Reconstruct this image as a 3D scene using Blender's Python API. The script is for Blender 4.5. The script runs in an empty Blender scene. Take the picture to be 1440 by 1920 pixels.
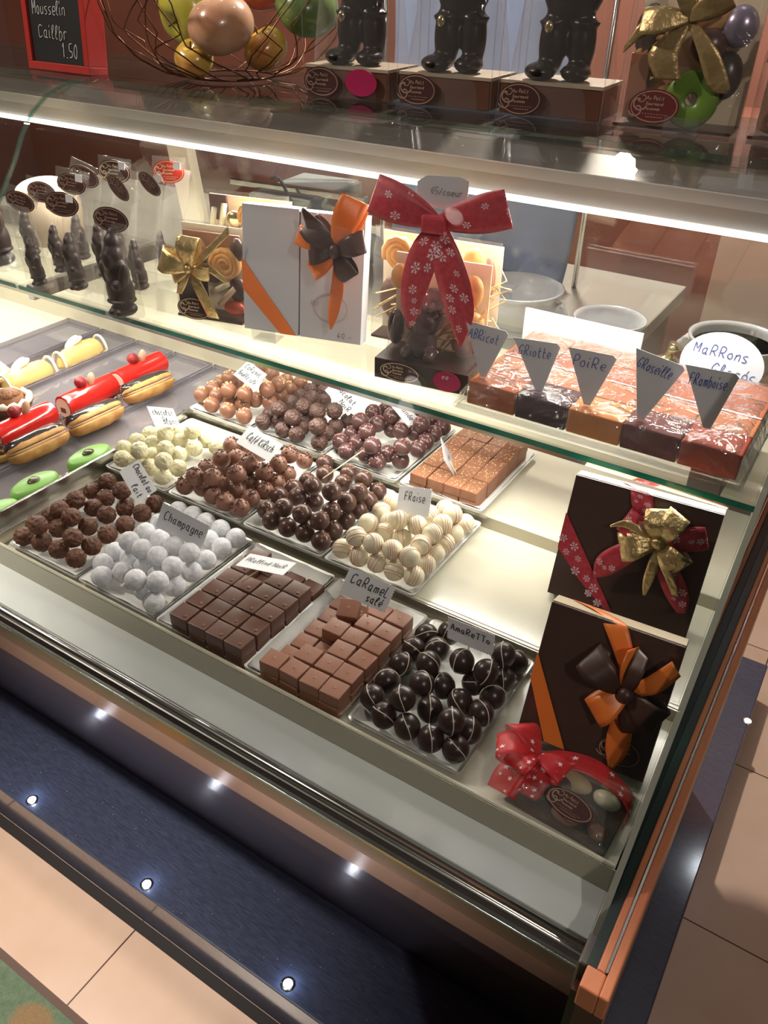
import bpy, math, random
from mathutils import Vector, Matrix, noise
PI = math.pi
V = Vector
sc = bpy.context.scene
col = sc.collection
random.seed(11)

# ---------------------------------------------------------------- camera, world, lights, exposure
cam_d = bpy.data.cameras.new('camera')
cam_d.sensor_fit = 'VERTICAL'
cam_d.sensor_height = 36.0
cam_d.lens = 1511.8 / 1920 * 36.0
cam_d.clip_start = 0.05
cam = bpy.data.objects.new('camera', cam_d)
col.objects.link(cam)
cam.matrix_world = Matrix.Translation((0, 0, 1.57)) @ Matrix([[0.843073, -0.316909, 0.434506], [0.537546, 0.471818, -0.698879], [0.016473, 0.822773, 0.568131]]).to_4x4()
sc.camera = cam

w = bpy.data.worlds.new('room_ambience')
sc.world = w
w.use_nodes = True
w.node_tree.nodes['Background'].inputs[0].default_value = (0.80, 0.72, 0.66, 1)
w.node_tree.nodes['Background'].inputs[1].default_value = 0.10

def area(name, loc, target, sx, sy, power, colr):
    d = bpy.data.lights.new(name, 'AREA')
    d.shape = 'RECTANGLE'; d.size = sx; d.size_y = sy; d.energy = power; d.color = colr
    o = bpy.data.objects.new(name, d); col.objects.link(o)
    o.location = loc
    o.rotation_euler = (V(target) - V(loc)).to_track_quat('-Z', 'Y').to_euler()
    return o
# unseen fill lamps added below the ceiling, over the customer and staff sides
def bulb(name, loc, power, colr, r=0.035):
    d = bpy.data.lights.new(name, 'POINT'); d.energy = power; d.color = colr; d.shadow_soft_size = r
    o = bpy.data.objects.new(name, d); col.objects.link(o); o.location = loc
    return o
bulb('fill_lamp_customer_left', (-1.75, 0.37, 2.35), 36, (1.0, 0.88, 0.76))
bulb('fill_lamp_customer_near', (0.95, -0.55, 2.35), 22, (1.0, 0.90, 0.80))
bulb('fill_lamp_staff', (-0.7, 1.95, 2.40), 66, (1.0, 0.90, 0.80))
sd = bpy.data.lights.new('floor_fill_spot', 'SPOT'); sd.energy = 170; sd.color = (1.0, 0.90, 0.80); sd.spot_size = math.radians(36); sd.spot_blend = 0.9; sd.shadow_soft_size = 0.04  # added unseen spot that brightens the front left floor
so_ = bpy.data.objects.new('floor_fill_spot', sd); col.objects.link(so_); so_.location = (-1.30, -0.22, 2.66)
so_.rotation_euler = (V((-1.00, 0.16, 0)) - V((-1.30, -0.22, 2.66))).to_track_quat('-Z', 'Y').to_euler()
# the led lamp of the display case: runs the length of the hood, throws down and forward
LED_Y, LED_Z = 1.052, 1.2995
area('display_led_lamp', (-1.02, LED_Y - 0.001, LED_Z - 0.003), (-1.02, 0.80, 0.9), 1.94, 0.008, 7.2, (1.0, 0.95, 0.86))
# added lamp under the front edge of the glass shelf, brightens the deck
area('deck_fill_lamp', (-1.02, 0.8455, 1.0645), (-1.02, 0.80, 0.9), 1.94, 0.006, 3.3, (1.0, 0.95, 0.85))
vs = sc.view_settings
sc.display_settings.display_device = 'sRGB'
vs.view_transform = 'Standard'; vs.look = 'None'; vs.gamma = 1.0; vs.use_curve_mapping = False
vs.exposure = 0.86
sc.cycles.transparent_max_bounces = 32

# ---------------------------------------------------------------- materials
MATS = {}
def new_mat(name):
    m = bpy.data.materials.new(name); m.use_nodes = True
    nt = m.node_tree
    return m, nt, nt.nodes, nt.links, nt.nodes['Principled BSDF']
def pbr(name, c, rough=0.5, metal=0.0, c2=None, nscale=30.0, bump=0.0, bscale=80.0, coat=0.0, sub=0.0, emit=None, es=0.0, lo=0.35, hi=0.65, alpha=1.0, spec=0.5, detail=4.0, stretch=None):
    if name in MATS: return MATS[name]
    m, nt, N, L, b = new_mat(name)
    b.inputs['Base Color'].default_value = (*c, 1)
    b.inputs['Roughness'].default_value = rough
    b.inputs['Metallic'].default_value = metal
    b.inputs['Specular IOR Level'].default_value = spec
    b.inputs['Coat Weight'].default_value = coat
    b.inputs['Coat Roughness'].default_value = 0.08
    if alpha < 1: b.inputs['Alpha'].default_value = alpha
    if sub > 0:
        b.inputs['Subsurface Weight'].default_value = sub
        b.inputs['Subsurface Radius'].default_value = (0.01, 0.006, 0.003)
    if emit:
        b.inputs['Emission Color'].default_value = (*emit, 1)
        b.inputs['Emission Strength'].default_value = es
    tc = N.new('ShaderNodeTexCoord')
    src = tc.outputs['Object']
    if stretch:
        mp = N.new('ShaderNodeMapping'); mp.inputs['Scale'].default_value = stretch
        L.new(src, mp.inputs[0]); src = mp.outputs[0]
    if c2 is not None:
        n = N.new('ShaderNodeTexNoise'); n.inputs['Scale'].default_value = nscale; n.inputs['Detail'].default_value = detail
        L.new(src, n.inputs['Vector'])
        r = N.new('ShaderNodeValToRGB')
        r.color_ramp.elements[0].position = lo; r.color_ramp.elements[0].color = (*c, 1)
        r.color_ramp.elements[1].position = hi; r.color_ramp.elements[1].color = (*c2, 1)
        L.new(n.outputs['Fac'], r.inputs['Fac']); L.new(r.outputs['Color'], b.inputs['Base Color'])
    if bump > 0:
        n2 = N.new('ShaderNodeTexNoise'); n2.inputs['Scale'].default_value = bscale; n2.inputs['Detail'].default_value = 5
        L.new(src, n2.inputs['Vector'])
        bp = N.new('ShaderNodeBump'); bp.inputs['Strength'].default_value = bump; bp.inputs['Distance'].default_value = 0.002
        L.new(n2.outputs['Fac'], bp.inputs['Height']); L.new(bp.outputs['Normal'], b.inputs['Normal'])
    MATS[name] = m
    return m
def clear(name, tint=(1, 1, 1), refl=1.0, rough=0.0, veil=0.0, veilc=(0.9, 0.9, 0.9), bump=0.0, bscale=40.0, bdist=0.004, floor_refl=0.0, cap=1.0):
    """thin clear sheet: see-through plus a Fresnel reflection, optional milky veil and wrinkles"""
    if name in MATS: return MATS[name]
    m = bpy.data.materials.new(name); m.use_nodes = True
    nt = m.node_tree; N = nt.nodes; L = nt.links
    N.remove(N['Principled BSDF']); out = N['Material Output']
    tr = N.new('ShaderNodeBsdfTransparent'); tr.inputs[0].default_value = (*tint, 1)
    gl = N.new('ShaderNodeBsdfGlossy'); gl.inputs['Roughness'].default_value = rough
    fr = N.new('ShaderNodeFresnel')
    ge = N.new('ShaderNodeNewGeometry'); io = N.new('ShaderNodeMapRange')   # same reflectance on both faces of the thin sheet
    io.inputs['To Min'].default_value = 1.45; io.inputs['To Max'].default_value = 1 / 1.45
    L.new(ge.outputs['Backfacing'], io.inputs['Value']); L.new(io.outputs['Result'], fr.inputs['IOR'])
    mul = N.new('ShaderNodeMath'); mul.operation = 'MULTIPLY_ADD'
    mul.inputs[1].default_value = refl; mul.inputs[2].default_value = floor_refl
    mul.use_clamp = True
    L.new(fr.outputs[0], mul.inputs[0])
    mn = N.new('ShaderNodeMath'); mn.operation = 'MINIMUM'; mn.inputs[1].default_value = cap
    L.new(mul.outputs[0], mn.inputs[0])
    mx = N.new('ShaderNodeMixShader')
    L.new(mn.outputs[0], mx.inputs[0]); L.new(tr.outputs[0], mx.inputs[1]); L.new(gl.outputs[0], mx.inputs[2])
    last = mx.outputs[0]
    if veil > 0:
        df = N.new('ShaderNodeBsdfDiffuse'); df.inputs[0].default_value = (*veilc, 1)
        m2 = N.new('ShaderNodeMixShader'); m2.inputs[0].default_value = veil
        L.new(last, m2.inputs[1]); L.new(df.outputs[0], m2.inputs[2]); last = m2.outputs[0]
    if bump > 0:
        tc = N.new('ShaderNodeTexCoord')
        n2 = N.new('ShaderNodeTexNoise'); n2.inputs['Scale'].default_value = bscale; n2.inputs['Detail'].default_value = 3; n2.inputs['Distortion'].default_value = 1.2
        L.new(tc.outputs['Object'], n2.inputs['Vector'])
        bp = N.new('ShaderNodeBump'); bp.inputs['Strength'].default_value = bump; bp.inputs['Distance'].default_value = bdist
        L.new(n2.outputs['Fac'], bp.inputs['Height'])
        L.new(bp.outputs['Normal'], gl.inputs['Normal']); L.new(bp.outputs['Normal'], fr.inputs['Normal'])
    L.new(last, out.inputs['Surface'])
    MATS[name] = m
    return m

GLASS = clear('clear_glass', (0.975, 0.985, 0.98), refl=0.85)
TOPGLASS = clear('grey_top_glass', (0.86, 0.88, 0.88), refl=1.0)
REAR = clear('rear_door_glass', (0.96, 0.96, 0.95), refl=0.9, floor_refl=0.03)
EDGE = pbr('green_glass_edge', (0.01, 0.22, 0.15), 0.12, c2=(0.0, 0.10, 0.07), nscale=9, coat=0.6)
EDGE2 = clear('grey_green_glass_edge', (0.45, 0.55, 0.49), refl=1.5, veil=0.12, veilc=(0.3, 0.42, 0.36))
EDGE3 = clear('pale_glass_edge', (0.55, 0.58, 0.50), refl=1.5, veil=0.35, veilc=(0.62, 0.62, 0.52))
FILM = clear('cling_film', (0.97, 0.97, 0.97), refl=1.6, rough=0.06, veil=0.03, bump=1.0, bscale=26, bdist=0.012, floor_refl=0.03)
CELLO = clear('cellophane', (0.965, 0.96, 0.95), refl=0.55, rough=0.10, veil=0.045, veilc=(0.9, 0.88, 0.84), bump=0.7, bscale=22, bdist=0.008)
ACRYL = clear('clear_acrylic', (0.95, 0.95, 0.95), refl=1.3, rough=0.03, floor_refl=0.04, veil=0.03)
PLASTRAY = clear('smoky_plastic_liner', (0.62, 0.60, 0.64), refl=1.2, rough=0.06, floor_refl=0.05, veil=0.22, veilc=(0.50, 0.47, 0.50))
ALU = pbr('brushed_aluminium', (0.62, 0.60, 0.54), 0.24, 1.0, c2=(0.52, 0.50, 0.44), nscale=40, stretch=(0.4, 20, 20))
ALU2 = pbr('satin_aluminium_rail', (0.74, 0.74, 0.70), 0.18, 1.0)
HOODM = pbr('hood_reflector_metal', (0.13, 0.108, 0.082), 0.45, 0.4, c2=(0.11, 0.09, 0.07), nscale=6)
SILL = pbr('white_enamel_sill', (0.60, 0.62, 0.60), 0.16, 0.0, c2=(0.55, 0.58, 0.57), nscale=5)
PAN = pbr('cream_enamel_pan', (0.60, 0.565, 0.46), 0.22, 0.0, c2=(0.56, 0.525, 0.42), nscale=6)
OLIVE = pbr('shaded_pan_metal', (0.42, 0.39, 0.31), 0.25, 0.7)  # darker pan tone for the unlit risers, shade put into the colour
CREAMW = pbr('cream_back_wall', (0.70, 0.65, 0.50), 0.35)
ORANGE = pbr('orange_laminate', (0.58, 0.20, 0.09), 0.38, c2=(0.52, 0.17, 0.075), nscale=14)
DBROWN = pbr('dark_brown_end_panel', (0.085, 0.03, 0.016), 0.3)
BLACKP = pbr('black_gloss_front_panel', (0.24, 0.13, 0.095), 0.17, 1.0)
PAPER = pbr('white_card_tray', (0.66, 0.66, 0.62), 0.55)
LINER = pbr('baking_paper', (0.74, 0.73, 0.69), 0.6, bump=0.35, bscale=60, c2=(0.66, 0.65, 0.61), nscale=25)
CARD = pbr('white_card', (0.70, 0.70, 0.72), 0.55)
GCARD = pbr('shaded_white_card', (0.50, 0.49, 0.52), 0.55)  # white card with its backlit shade put into the colour
INK = pbr('black_ink', (0.015, 0.015, 0.02), 0.5)
BLUEINK = pbr('blue_ink', (0.04, 0.07, 0.30), 0.5)
CHALK = pbr('white_chalk', (0.55, 0.55, 0.52), 0.9)
WOOD = pbr('toothpick_wood', (0.75, 0.58, 0.36), 0.6)
DARKFIX = pbr('dark_bracket', (0.09, 0.075, 0.065), 0.45)
# chocolates
MILK = pbr('milk_chocolate', (0.27, 0.115, 0.065), 0.36, c2=(0.24, 0.10, 0.055), nscale=60)
MILKR = pbr('rough_milk_chocolate', (0.150, 0.058, 0.030), 0.55, c2=(0.095, 0.034, 0.017), nscale=110, bump=1.0, bscale=160)
CARAM = pbr('caramel_milk_chocolate', (0.245, 0.105, 0.060), 0.36, c2=(0.22, 0.092, 0.052), nscale=60)
KIRSCH = pbr('coffee_milk_chocolate', (0.215, 0.098, 0.064), 0.42)
DARK = pbr('dark_chocolate', (0.072, 0.033, 0.024), 0.30, c2=(0.095, 0.045, 0.033), nscale=50)
DARKR = pbr('ridged_dark_chocolate', (0.105, 0.052, 0.040), 0.5, c2=(0.065, 0.030, 0.022), nscale=90, bump=1.0, bscale=120)
PLUM = pbr('plum_dark_chocolate', (0.090, 0.042, 0.038), 0.28)
AMAR = pbr('almost_black_chocolate', (0.036, 0.019, 0.016), 0.30)
PRAL = pbr('praline_chocolate', (0.115, 0.050, 0.032), 0.34)
PRALD = pbr('praline_chocolate_side', (0.05, 0.02, 0.014), 0.4)
WHITEC = pbr('white_chocolate', (0.70, 0.66, 0.45), 0.5, c2=(0.62, 0.56, 0.34), nscale=70, bump=0.5, bscale=130)
IVORY = pbr('ivory_chocolate', (0.70, 0.635, 0.46), 0.32)
SUGAR = pbr('icing_sugar_coat', (0.60, 0.60, 0.64), 0.9, c2=(0.80, 0.80, 0.82), nscale=160, bump=0.5, bscale=260)
STRIPE = pbr('pink_brown_drizzle', (0.55, 0.26, 0.20), 0.4)
WSTRIPE = pbr('cream_drizzle', (0.70, 0.60, 0.50), 0.4)
CHIPS_D = pbr('dark_flakes', (0.075, 0.025, 0.016), 0.4)
CHIPS_G = pbr('golden_brittle', (0.85, 0.55, 0.28), 0.35)
CHIPS_P = pbr('pink_chips', (0.55, 0.24, 0.26), 0.4)
CHIPS_L = pbr('pale_brown_chips', (0.40, 0.23, 0.17), 0.45)

# ---------------------------------------------------------------- mesh helpers
class MB:
    def __init__(s): s.v = []; s.f = []; s.m = []
    def add(s, verts, faces, mi=0):
        o = len(s.v); s.v += [tuple(v) for v in verts]
        for f in faces: s.f.append(tuple(i + o for i in f)); s.m.append(mi)
    def box(s, x0, x1, y0, y1, z0, z1, mi=0, M=None):
        P = [V((x, y, z)) for z in (z0, z1) for y in (y0, y1) for x in (x0, x1)]
        if M is not None: P = [M @ p for p in P]
        s.add(P, [(0, 2, 3, 1), (4, 5, 7, 6), (0, 1, 5, 4), (2, 6, 7, 3), (0, 4, 6, 2), (1, 3, 7, 5)], mi)
    def prism(s, pts, x0, x1, mi=0, side=None):
        """extrude a (y,z) polygon along x"""
        n = len(pts)
        P = [(x0, y, z) for y, z in pts] + [(x1, y, z) for y, z in pts]
        s.add(P, [tuple(range(n)), tuple(range(2 * n - 1, n - 1, -1))], mi)
        s.add(P, [(i, i + n, (i + 1) % n + n, (i + 1) % n) for i in range(n)], mi if side is None else side)
    def plate(s, pts, M, h, mi=0):
        """extrude a flat (x,y) outline by h along its z"""
        n = len(pts)
        P = [M @ V((x, y, 0)) for x, y in pts] + [M @ V((x, y, h)) for x, y in pts]
        s.add(P, [tuple(range(n - 1, -1, -1)), tuple(range(n, 2 * n))] + [(i, (i + 1) % n, (i + 1) % n + n, i + n) for i in range(n)], mi)
    def tube(s, pts, r, n=8, mi=0, closed=False):
        pts = [V(p) for p in pts]
        rs = r if isinstance(r, (list, tuple)) else [r] * len(pts)
        rings = []; up = V((0, 0, 1)); last = None
        for i, p in enumerate(pts):
            a = pts[i - 1] if (i > 0 or closed) else pts[i]
            b = pts[(i + 1) % len(pts)] if (i < len(pts) - 1 or closed) else pts[i]
            t = (b - a)
            t = t.normalized() if t.length > 1e-9 else V((0, 0, 1))
            if last is None:
                u = t.cross(up)
                if u.length < 1e-3: u = t.cross(V((1, 0, 0)))
            else: u = last - t * last.dot(t)
            u.normalize(); last = u; q = t.cross(u)
            rings.append([p + (u * math.cos(2 * PI * k / n) + q * math.sin(2 * PI * k / n)) * rs[i] for k in range(n)])
        P = [v for rg in rings for v in rg]; F = []
        m = len(pts)
        for i in range(m if closed else m - 1):
            j = (i + 1) % m
            for k in range(n): F.append((i * n + k, i * n + (k + 1) % n, j * n + (k + 1) % n, j * n + k))
        if not closed: F += [tuple(range(n - 1, -1, -1)), tuple((m - 1) * n + k for k in range(n))]
        s.add(P, F, mi)
    def ball(s, c, r, seg=16, rings=10, mi=0, fn=None, M=None):
        rx, ry, rz = r if isinstance(r, (tuple, list)) else (r, r, r)
        P = []; F = []
        def put(d):
            k = fn(d) if fn else 1.0
            p = V((d.x * rx * k, d.y * ry * k, d.z * rz * k))
            if M is not None: p = M @ p
            P.append(p + V(c))
        put(V((0, 0, 1)))
        for i in range(1, rings):
            a = PI * i / rings
            for j in range(seg):
                b = 2 * PI * j / seg
                put(V((math.sin(a) * math.cos(b), math.sin(a) * math.sin(b), math.cos(a))))
        put(V((0, 0, -1)))
        for j in range(seg): F.append((0, 1 + j, 1 + (j + 1) % seg))
        for i in range(rings - 2):
            for j in range(seg):
                a = 1 + i * seg + j; b = 1 + i * seg + (j + 1) % seg
                F.append((a, a + seg, b + seg, b))
        e = len(P) - 1; o = 1 + (rings - 2) * seg
        for j in range(seg): F.append((e, o + (j + 1) % seg, o + j))
        s.add(P, F, mi)
    def lathe(s, prof, c=(0, 0, 0), n=32, mi=0, fn=None):
        P = []; F = []
        for i, (r, z) in enumerate(prof):
            for k in range(n):
                a = 2 * PI * k / n; rr = r * (fn(a, i) if fn else 1)
                P.append((c[0] + rr * math.cos(a), c[1] + rr * math.sin(a), c[2] + z))
        for i in range(len(prof) - 1):
            for k in range(n): F.append((i * n + k, i * n + (k + 1) % n, (i + 1) * n + (k + 1) % n, (i + 1) * n + k))
        if prof[0][0] > 1e-6: F.append(tuple(range(n - 1, -1, -1)))
        if prof[-1][0] > 1e-6: F.append(tuple((len(prof) - 1) * n + k for k in range(n)))
        s.add(P, F, mi)
    def mesh(s, name, mats, smooth=False):
        me = bpy.data.meshes.new(name)
        me.from_pydata(s.v, [], s.f)
        for m in (mats if isinstance(mats, (list, tuple)) else [mats]): me.materials.append(m)
        me.polygons.foreach_set('material_index', s.m)
        if smooth: me.polygons.foreach_set('use_smooth', [True] * len(s.f))
        me.update()
        return me
    def build(s, name, mats, parent=None, smooth=False, loc=None, bevel=0, solid=0, sub=0, auto=False):
        o = bpy.data.objects.new(name, s.mesh(name, mats, smooth)); col.objects.link(o)
        if parent: o.parent = parent
        if loc is not None: o.location = loc
        if bevel:
            b = o.modifiers.new('bevel', 'BEVEL'); b.width = bevel; b.segments = 2; b.limit_method = 'ANGLE'; b.angle_limit = math.radians(35)
        if solid:
            b = o.modifiers.new('solid', 'SOLIDIFY'); b.thickness = solid; b.offset = 0
        if sub:
            b = o.modifiers.new('sub', 'SUBSURF'); b.levels = sub; b.render_levels = sub
        return o
def tag(o, label=None, cat=None, group=None, kind=None):
    if label: o['label'] = label
    if cat: o['category'] = cat
    if group: o['group'] = group
    if kind: o['kind'] = kind
    return o
def thing(name, label, cat, loc=(0, 0, 0), rz=0.0, group=None):
    o = bpy.data.objects.new(name, None); col.objects.link(o)
    o.empty_display_size = 0.02
    o.location = loc; o.rotation_euler = (0, 0, rz)
    return tag(o, label, cat, group)
def struct(name, mb, mats, **k): return tag(mb.build(name, mats, **k), kind='structure')
def frame(c, x, y):
    """matrix with given origin, x axis and (roughly) y axis"""
    x = V(x).normalized(); y = V(y); z = x.cross(y).normalized(); y = z.cross(x)
    M = Matrix((x, y, z)).transposed().to_4x4(); M.translation = V(c)
    return M
def smoothline(P, n=4):
    P = [V(p) for p in P]
    if len(P) < 3: return P
    out = []
    for i in range(len(P) - 1):
        p0 = P[max(i - 1, 0)]; p1 = P[i]; p2 = P[i + 1]; p3 = P[min(i + 2, len(P) - 1)]
        for k in range(n):
            t = k / n
            out.append(0.5 * ((2 * p1) + (p2 - p0) * t + (2 * p0 - 5 * p1 + 4 * p2 - p3) * t * t + (3 * p1 - p0 - 3 * p2 + p3) * t ** 3))
    out.append(P[-1])
    return out

# ---------------------------------------------------------------- pen writing
G = {'a': '46 26 14 22 43;46 42 52', 'b': '19 12 32 44 36 15', 'c': '46 26 14 22 42', 'd': '46 26 14 22 43;49 42', 'e': '14 44 46 26 14 22 42',
 'f': '49 39 28 22 20;16 46', 'g': '46 26 14 22 43;46 41 20 11', 'h': '19 12;15 36 45 42', 'i': '16 13 22;18 19', 'k': '19 12;46 14 42', 'l': '14 38 29 17 13 22 32',
 'm': '16 12;15 26 35 32;35 46 55 52', 'n': '16 12;15 36 45 42', 'o': '36 15 13 32 44 36', 'p': '16 10;15 36 44 32 13', 'q': '46 26 14 22 43;46 40',
 'r': '16 12;14 26 46', 's': '46 26 15 43 32 12', 't': '29 23 32 42;16 46', 'u': '16 13 22 43;46 42', 'v': '16 22 46', 'w': '16 22 36 42 56', 'x': '16 42;46 12', 'z': '16 46 12 42',
 'é': '14 44 46 26 14 22 42;37 49', 'è': '14 44 46 26 14 22 42;37 29', 'A': '02 29 42;15 45', 'B': '12 19 39 47 16 45 43 12', 'C': '58 39 17 14 22 53', 'F': '12 19 59;16 46',
 'G': '58 39 17 14 22 43 45 35', 'I': '19 12', 'K': '19 12;59 15 52', 'L': '19 12 42', 'M': '12 19 35 59 52', 'N': '12 19 52 59', 'P': '12 19 49 46 15', 'R': '12 19 49 46 15;25 52',
 'S': '58 39 18 26 45 43 12', 'T': '09 59;39 32', 'O': '39 17 14 32 54 57 39', 'D': '12 19 48 54 12', 'E': '59 19 12 52;16 46', 'œ': '36 15 13 32 44 36 46 44 32',
 '0': '39 17 14 32 44 47 39', '1': '17 29 22', '5': '49 19 16 45 43 12', '6': '49 17 14 32 44 36 15', '9': '47 29 17 25 47 42', '4': '39 14 54;37 32', '.': '22 32', '-': '15 45', '/': '12 49', "'": '29 27', 'É': '59 19 12 52;16 46'}
def strokes(text):
    x = 0.0; out = []
    for ch in text:
        if ch == ' ': x += 0.35; continue
        g = G.get(ch, G.get(ch.lower(), '12 42')); wmax = 0
        for st in g.split(';'):
            pts = [(int(p[0]) / 10 + x, (int(p[1]) - 2) / 10) for p in st.split()]
            wmax = max(wmax, max(int(p[0]) for p in st.split()))
            out.append(pts)
        x += wmax / 10 + 0.14
    return out, x
def write(mb, text, M, h, xoff, yoff, wmax, thick, lift=0.0004, slant=0.12, mi=0, jit=0.03, sharp=False):
    """pen strokes as thin raised ribbons on plane M; h = capital height, fitted into width wmax"""
    S, W = strokes(text)
    sx = min(h / 0.7, wmax / W); sy = h / 0.7
    rnd = random.Random(hash(len(text)) + ord(text[0]))
    for st in S:
        P = smoothline([V((p[0] + rnd.uniform(-jit, jit) * .5, p[1] + rnd.uniform(-jit, jit), 0)) for p in st], 1 if sharp else 4)
        P = [V(((p.x + slant * p.y) * sx + xoff, p.y * sy + yoff, lift)) for p in P]
        if len(P) < 2: continue
        L = []; R = []
        for i, p in enumerate(P):
            t = P[min(i + 1, len(P) - 1)] - P[max(i - 1, 0)]
            if t.length < 1e-9: t = V((1, 0, 0))
            t.normalize(); nn = V((-t.y, t.x, 0)) * thick * 0.5
            L.append(M @ (p + nn)); R.append(M @ (p - nn))
        n = len(P)
        mb.add(L + R, [(i, i + n, i + 1 + n, i + 1) for i in range(n - 1)], mi)
def zigzag(wd, h, nx, ny, a):
    pts = []
    def run(p, q, n, inward):
        for i in range(n):
            t = i / n; b = V(p).lerp(V(q), t); pts.append((b.x, b.y))
            b = V(p).lerp(V(q), (i + 0.5) / n) + V(inward) * a; pts.append((b.x, b.y))
    c = [(-wd / 2, -h / 2, 0), (wd / 2, -h / 2, 0), (wd / 2, h / 2, 0), (-wd / 2, h / 2, 0)]
    run(c[0], c[1], nx, (0, 1, 0)); run(c[1], c[2], ny, (-1, 0, 0)); run(c[2], c[3], nx, (0, -1, 0)); run(c[3], c[0], ny, (1, 0, 0))
    return pts

# ---------------------------------------------------------------- floor, carpet, plinth, room
def tile_mat(name, c1, c2, ox, oy, p, grout):
    m, nt, N, L, b = new_mat(name)
    tc = N.new('ShaderNodeTexCoord'); sep = N.new('ShaderNodeSeparateXYZ'); L.new(tc.outputs['Object'], sep.inputs[0])
    ds = []
    for ax, o in (('X', ox), ('Y', oy)):
        a = N.new('ShaderNodeMath'); a.operation = 'SUBTRACT'; a.inputs[1].default_value = o; L.new(sep.outputs[ax], a.inputs[0])
        d = N.new('ShaderNodeMath'); d.operation = 'PINGPONG'; d.inputs[1].default_value = p / 2; L.new(a.outputs[0], d.inputs[0])
        ds.append(d)
    mn = N.new('ShaderNodeMath'); mn.operation = 'MINIMUM'; L.new(ds[0].outputs[0], mn.inputs[0]); L.new(ds[1].outputs[0], mn.inputs[1])
    lt = N.new('ShaderNodeMath'); lt.operation = 'LESS_THAN'; lt.inputs[1].default_value = 0.0016; L.new(mn.outputs[0], lt.inputs[0])
    n = N.new('ShaderNodeTexNoise'); n.inputs['Scale'].default_value = 7; n.inputs['Detail'].default_value = 5; L.new(tc.outputs['Object'], n.inputs['Vector'])
    r = N.new('ShaderNodeValToRGB'); r.color_ramp.elements[0].color = (*c1, 1); r.color_ramp.elements[1].color = (*c2, 1)
    r.color_ramp.elements[0].position = .35; r.color_ramp.elements[1].position = .7
    L.new(n.outputs['Fac'], r.inputs[0])
    mx = N.new('ShaderNodeMixRGB'); mx.inputs[2].default_value = (*grout, 1); L.new(lt.outputs[0], mx.inputs[0]); L.new(r.outputs[0], mx.inputs[1])
    L.new(mx.outputs[0], b.inputs['Base Color']); b.inputs['Roughness'].default_value = 0.28
    return m
TILE = tile_mat('pink_beige_floor_tiles', (0.60, 0.42, 0.31), (0.66, 0.48, 0.37), 0.055, 0.176, 0.444, (0.09, 0.04, 0.025))
f = MB(); f.box(-5, 3, 0.290, 5, -0.05, 0)
struct('floor', f, TILE)
f = MB(); f.box(-5, 3, -3, 0.290, -0.05, -0.004)
GROUT = pbr('brown_floor_edge', (0.12, 0.075, 0.06), 0.8)
struct('floor_subfloor', f, GROUT)
# carpet with a soft-edged floral pattern
m, nt, N, L, b = new_mat('green_floral_carpet')
tc = N.new('ShaderNodeTexCoord')
n0 = N.new('ShaderNodeTexNoise'); n0.inputs['Scale'].default_value = 9; L.new(tc.outputs['Object'], n0.inputs['Vector'])
mixv = N.new('ShaderNodeMixRGB'); mixv.inputs[0].default_value = 0.06; L.new(tc.outputs['Object'], mixv.inputs[1]); L.new(n0.outputs['Color'], mixv.inputs[2])
def blob_mask(cx, cy, rad):
    d = N.new('ShaderNodeVectorMath'); d.operation = 'DISTANCE'; d.inputs[1].default_value = (cx, cy, 0.02); L.new(mixv.outputs[0], d.inputs[0])
    r = N.new('ShaderNodeMapRange'); r.inputs['From Min'].default_value = rad + .012; r.inputs['From Max'].default_value = rad; L.new(d.outputs['Value'], r.inputs['Value'])
    return r.outputs['Result']
ncol = N.new('ShaderNodeTexNoise'); ncol.inputs['Scale'].default_value = 60; L.new(tc.outputs['Object'], ncol.inputs['Vector'])
rp = N.new('ShaderNodeValToRGB'); rp.color_ramp.elements[0].color = (0.09, 0.15, 0.09, 1); rp.color_ramp.elements[1].color = (0.20, 0.27, 0.17, 1)
L.new(ncol.outputs['Fac'], rp.inputs[0])
cur = rp.outputs[0]
for cx, cy, rad, cc in ((-0.962, 0.233, 0.055, (0.42, 0.26, 0.02)), (-0.777, 0.248, 0.032, (0.30, 0.20, 0.10)), (-1.4, 0.10, 0.09, (0.30, 0.20, 0.10)), (-1.7, 0.2, 0.08, (0.42, 0.26, 0.02)), (-0.4, 0.0, 0.1, (0.42, 0.26, 0.02))):
    mx = N.new('ShaderNodeMixRGB'); mx.inputs[2].default_value = (*cc, 1); L.new(blob_mask(cx, cy, rad), mx.inputs[0]); L.new(cur, mx.inputs[1]); cur = mx.outputs[0]
L.new(cur, b.inputs['Base Color']); b.inputs['Roughness'].default_value = 0.95
bp = N.new('ShaderNodeBump'); bp.inputs['Distance'].default_value = .004; nb = N.new('ShaderNodeTexNoise'); nb.inputs['Scale'].default_value = 420; L.new(tc.outputs['Object'], nb.inputs['Vector'])
L.new(nb.outputs['Fac'], bp.inputs['Height']); L.new(bp.outputs[0], b.inputs['Normal'])
cp = MB(); cp.box(-4.9, 1.6, -2.6, 0.276, -0.004, 0.002)
tag(cp.build('carpet', m), 'green carpet with yellow flower pattern along the tile border', 'carpet')
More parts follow.
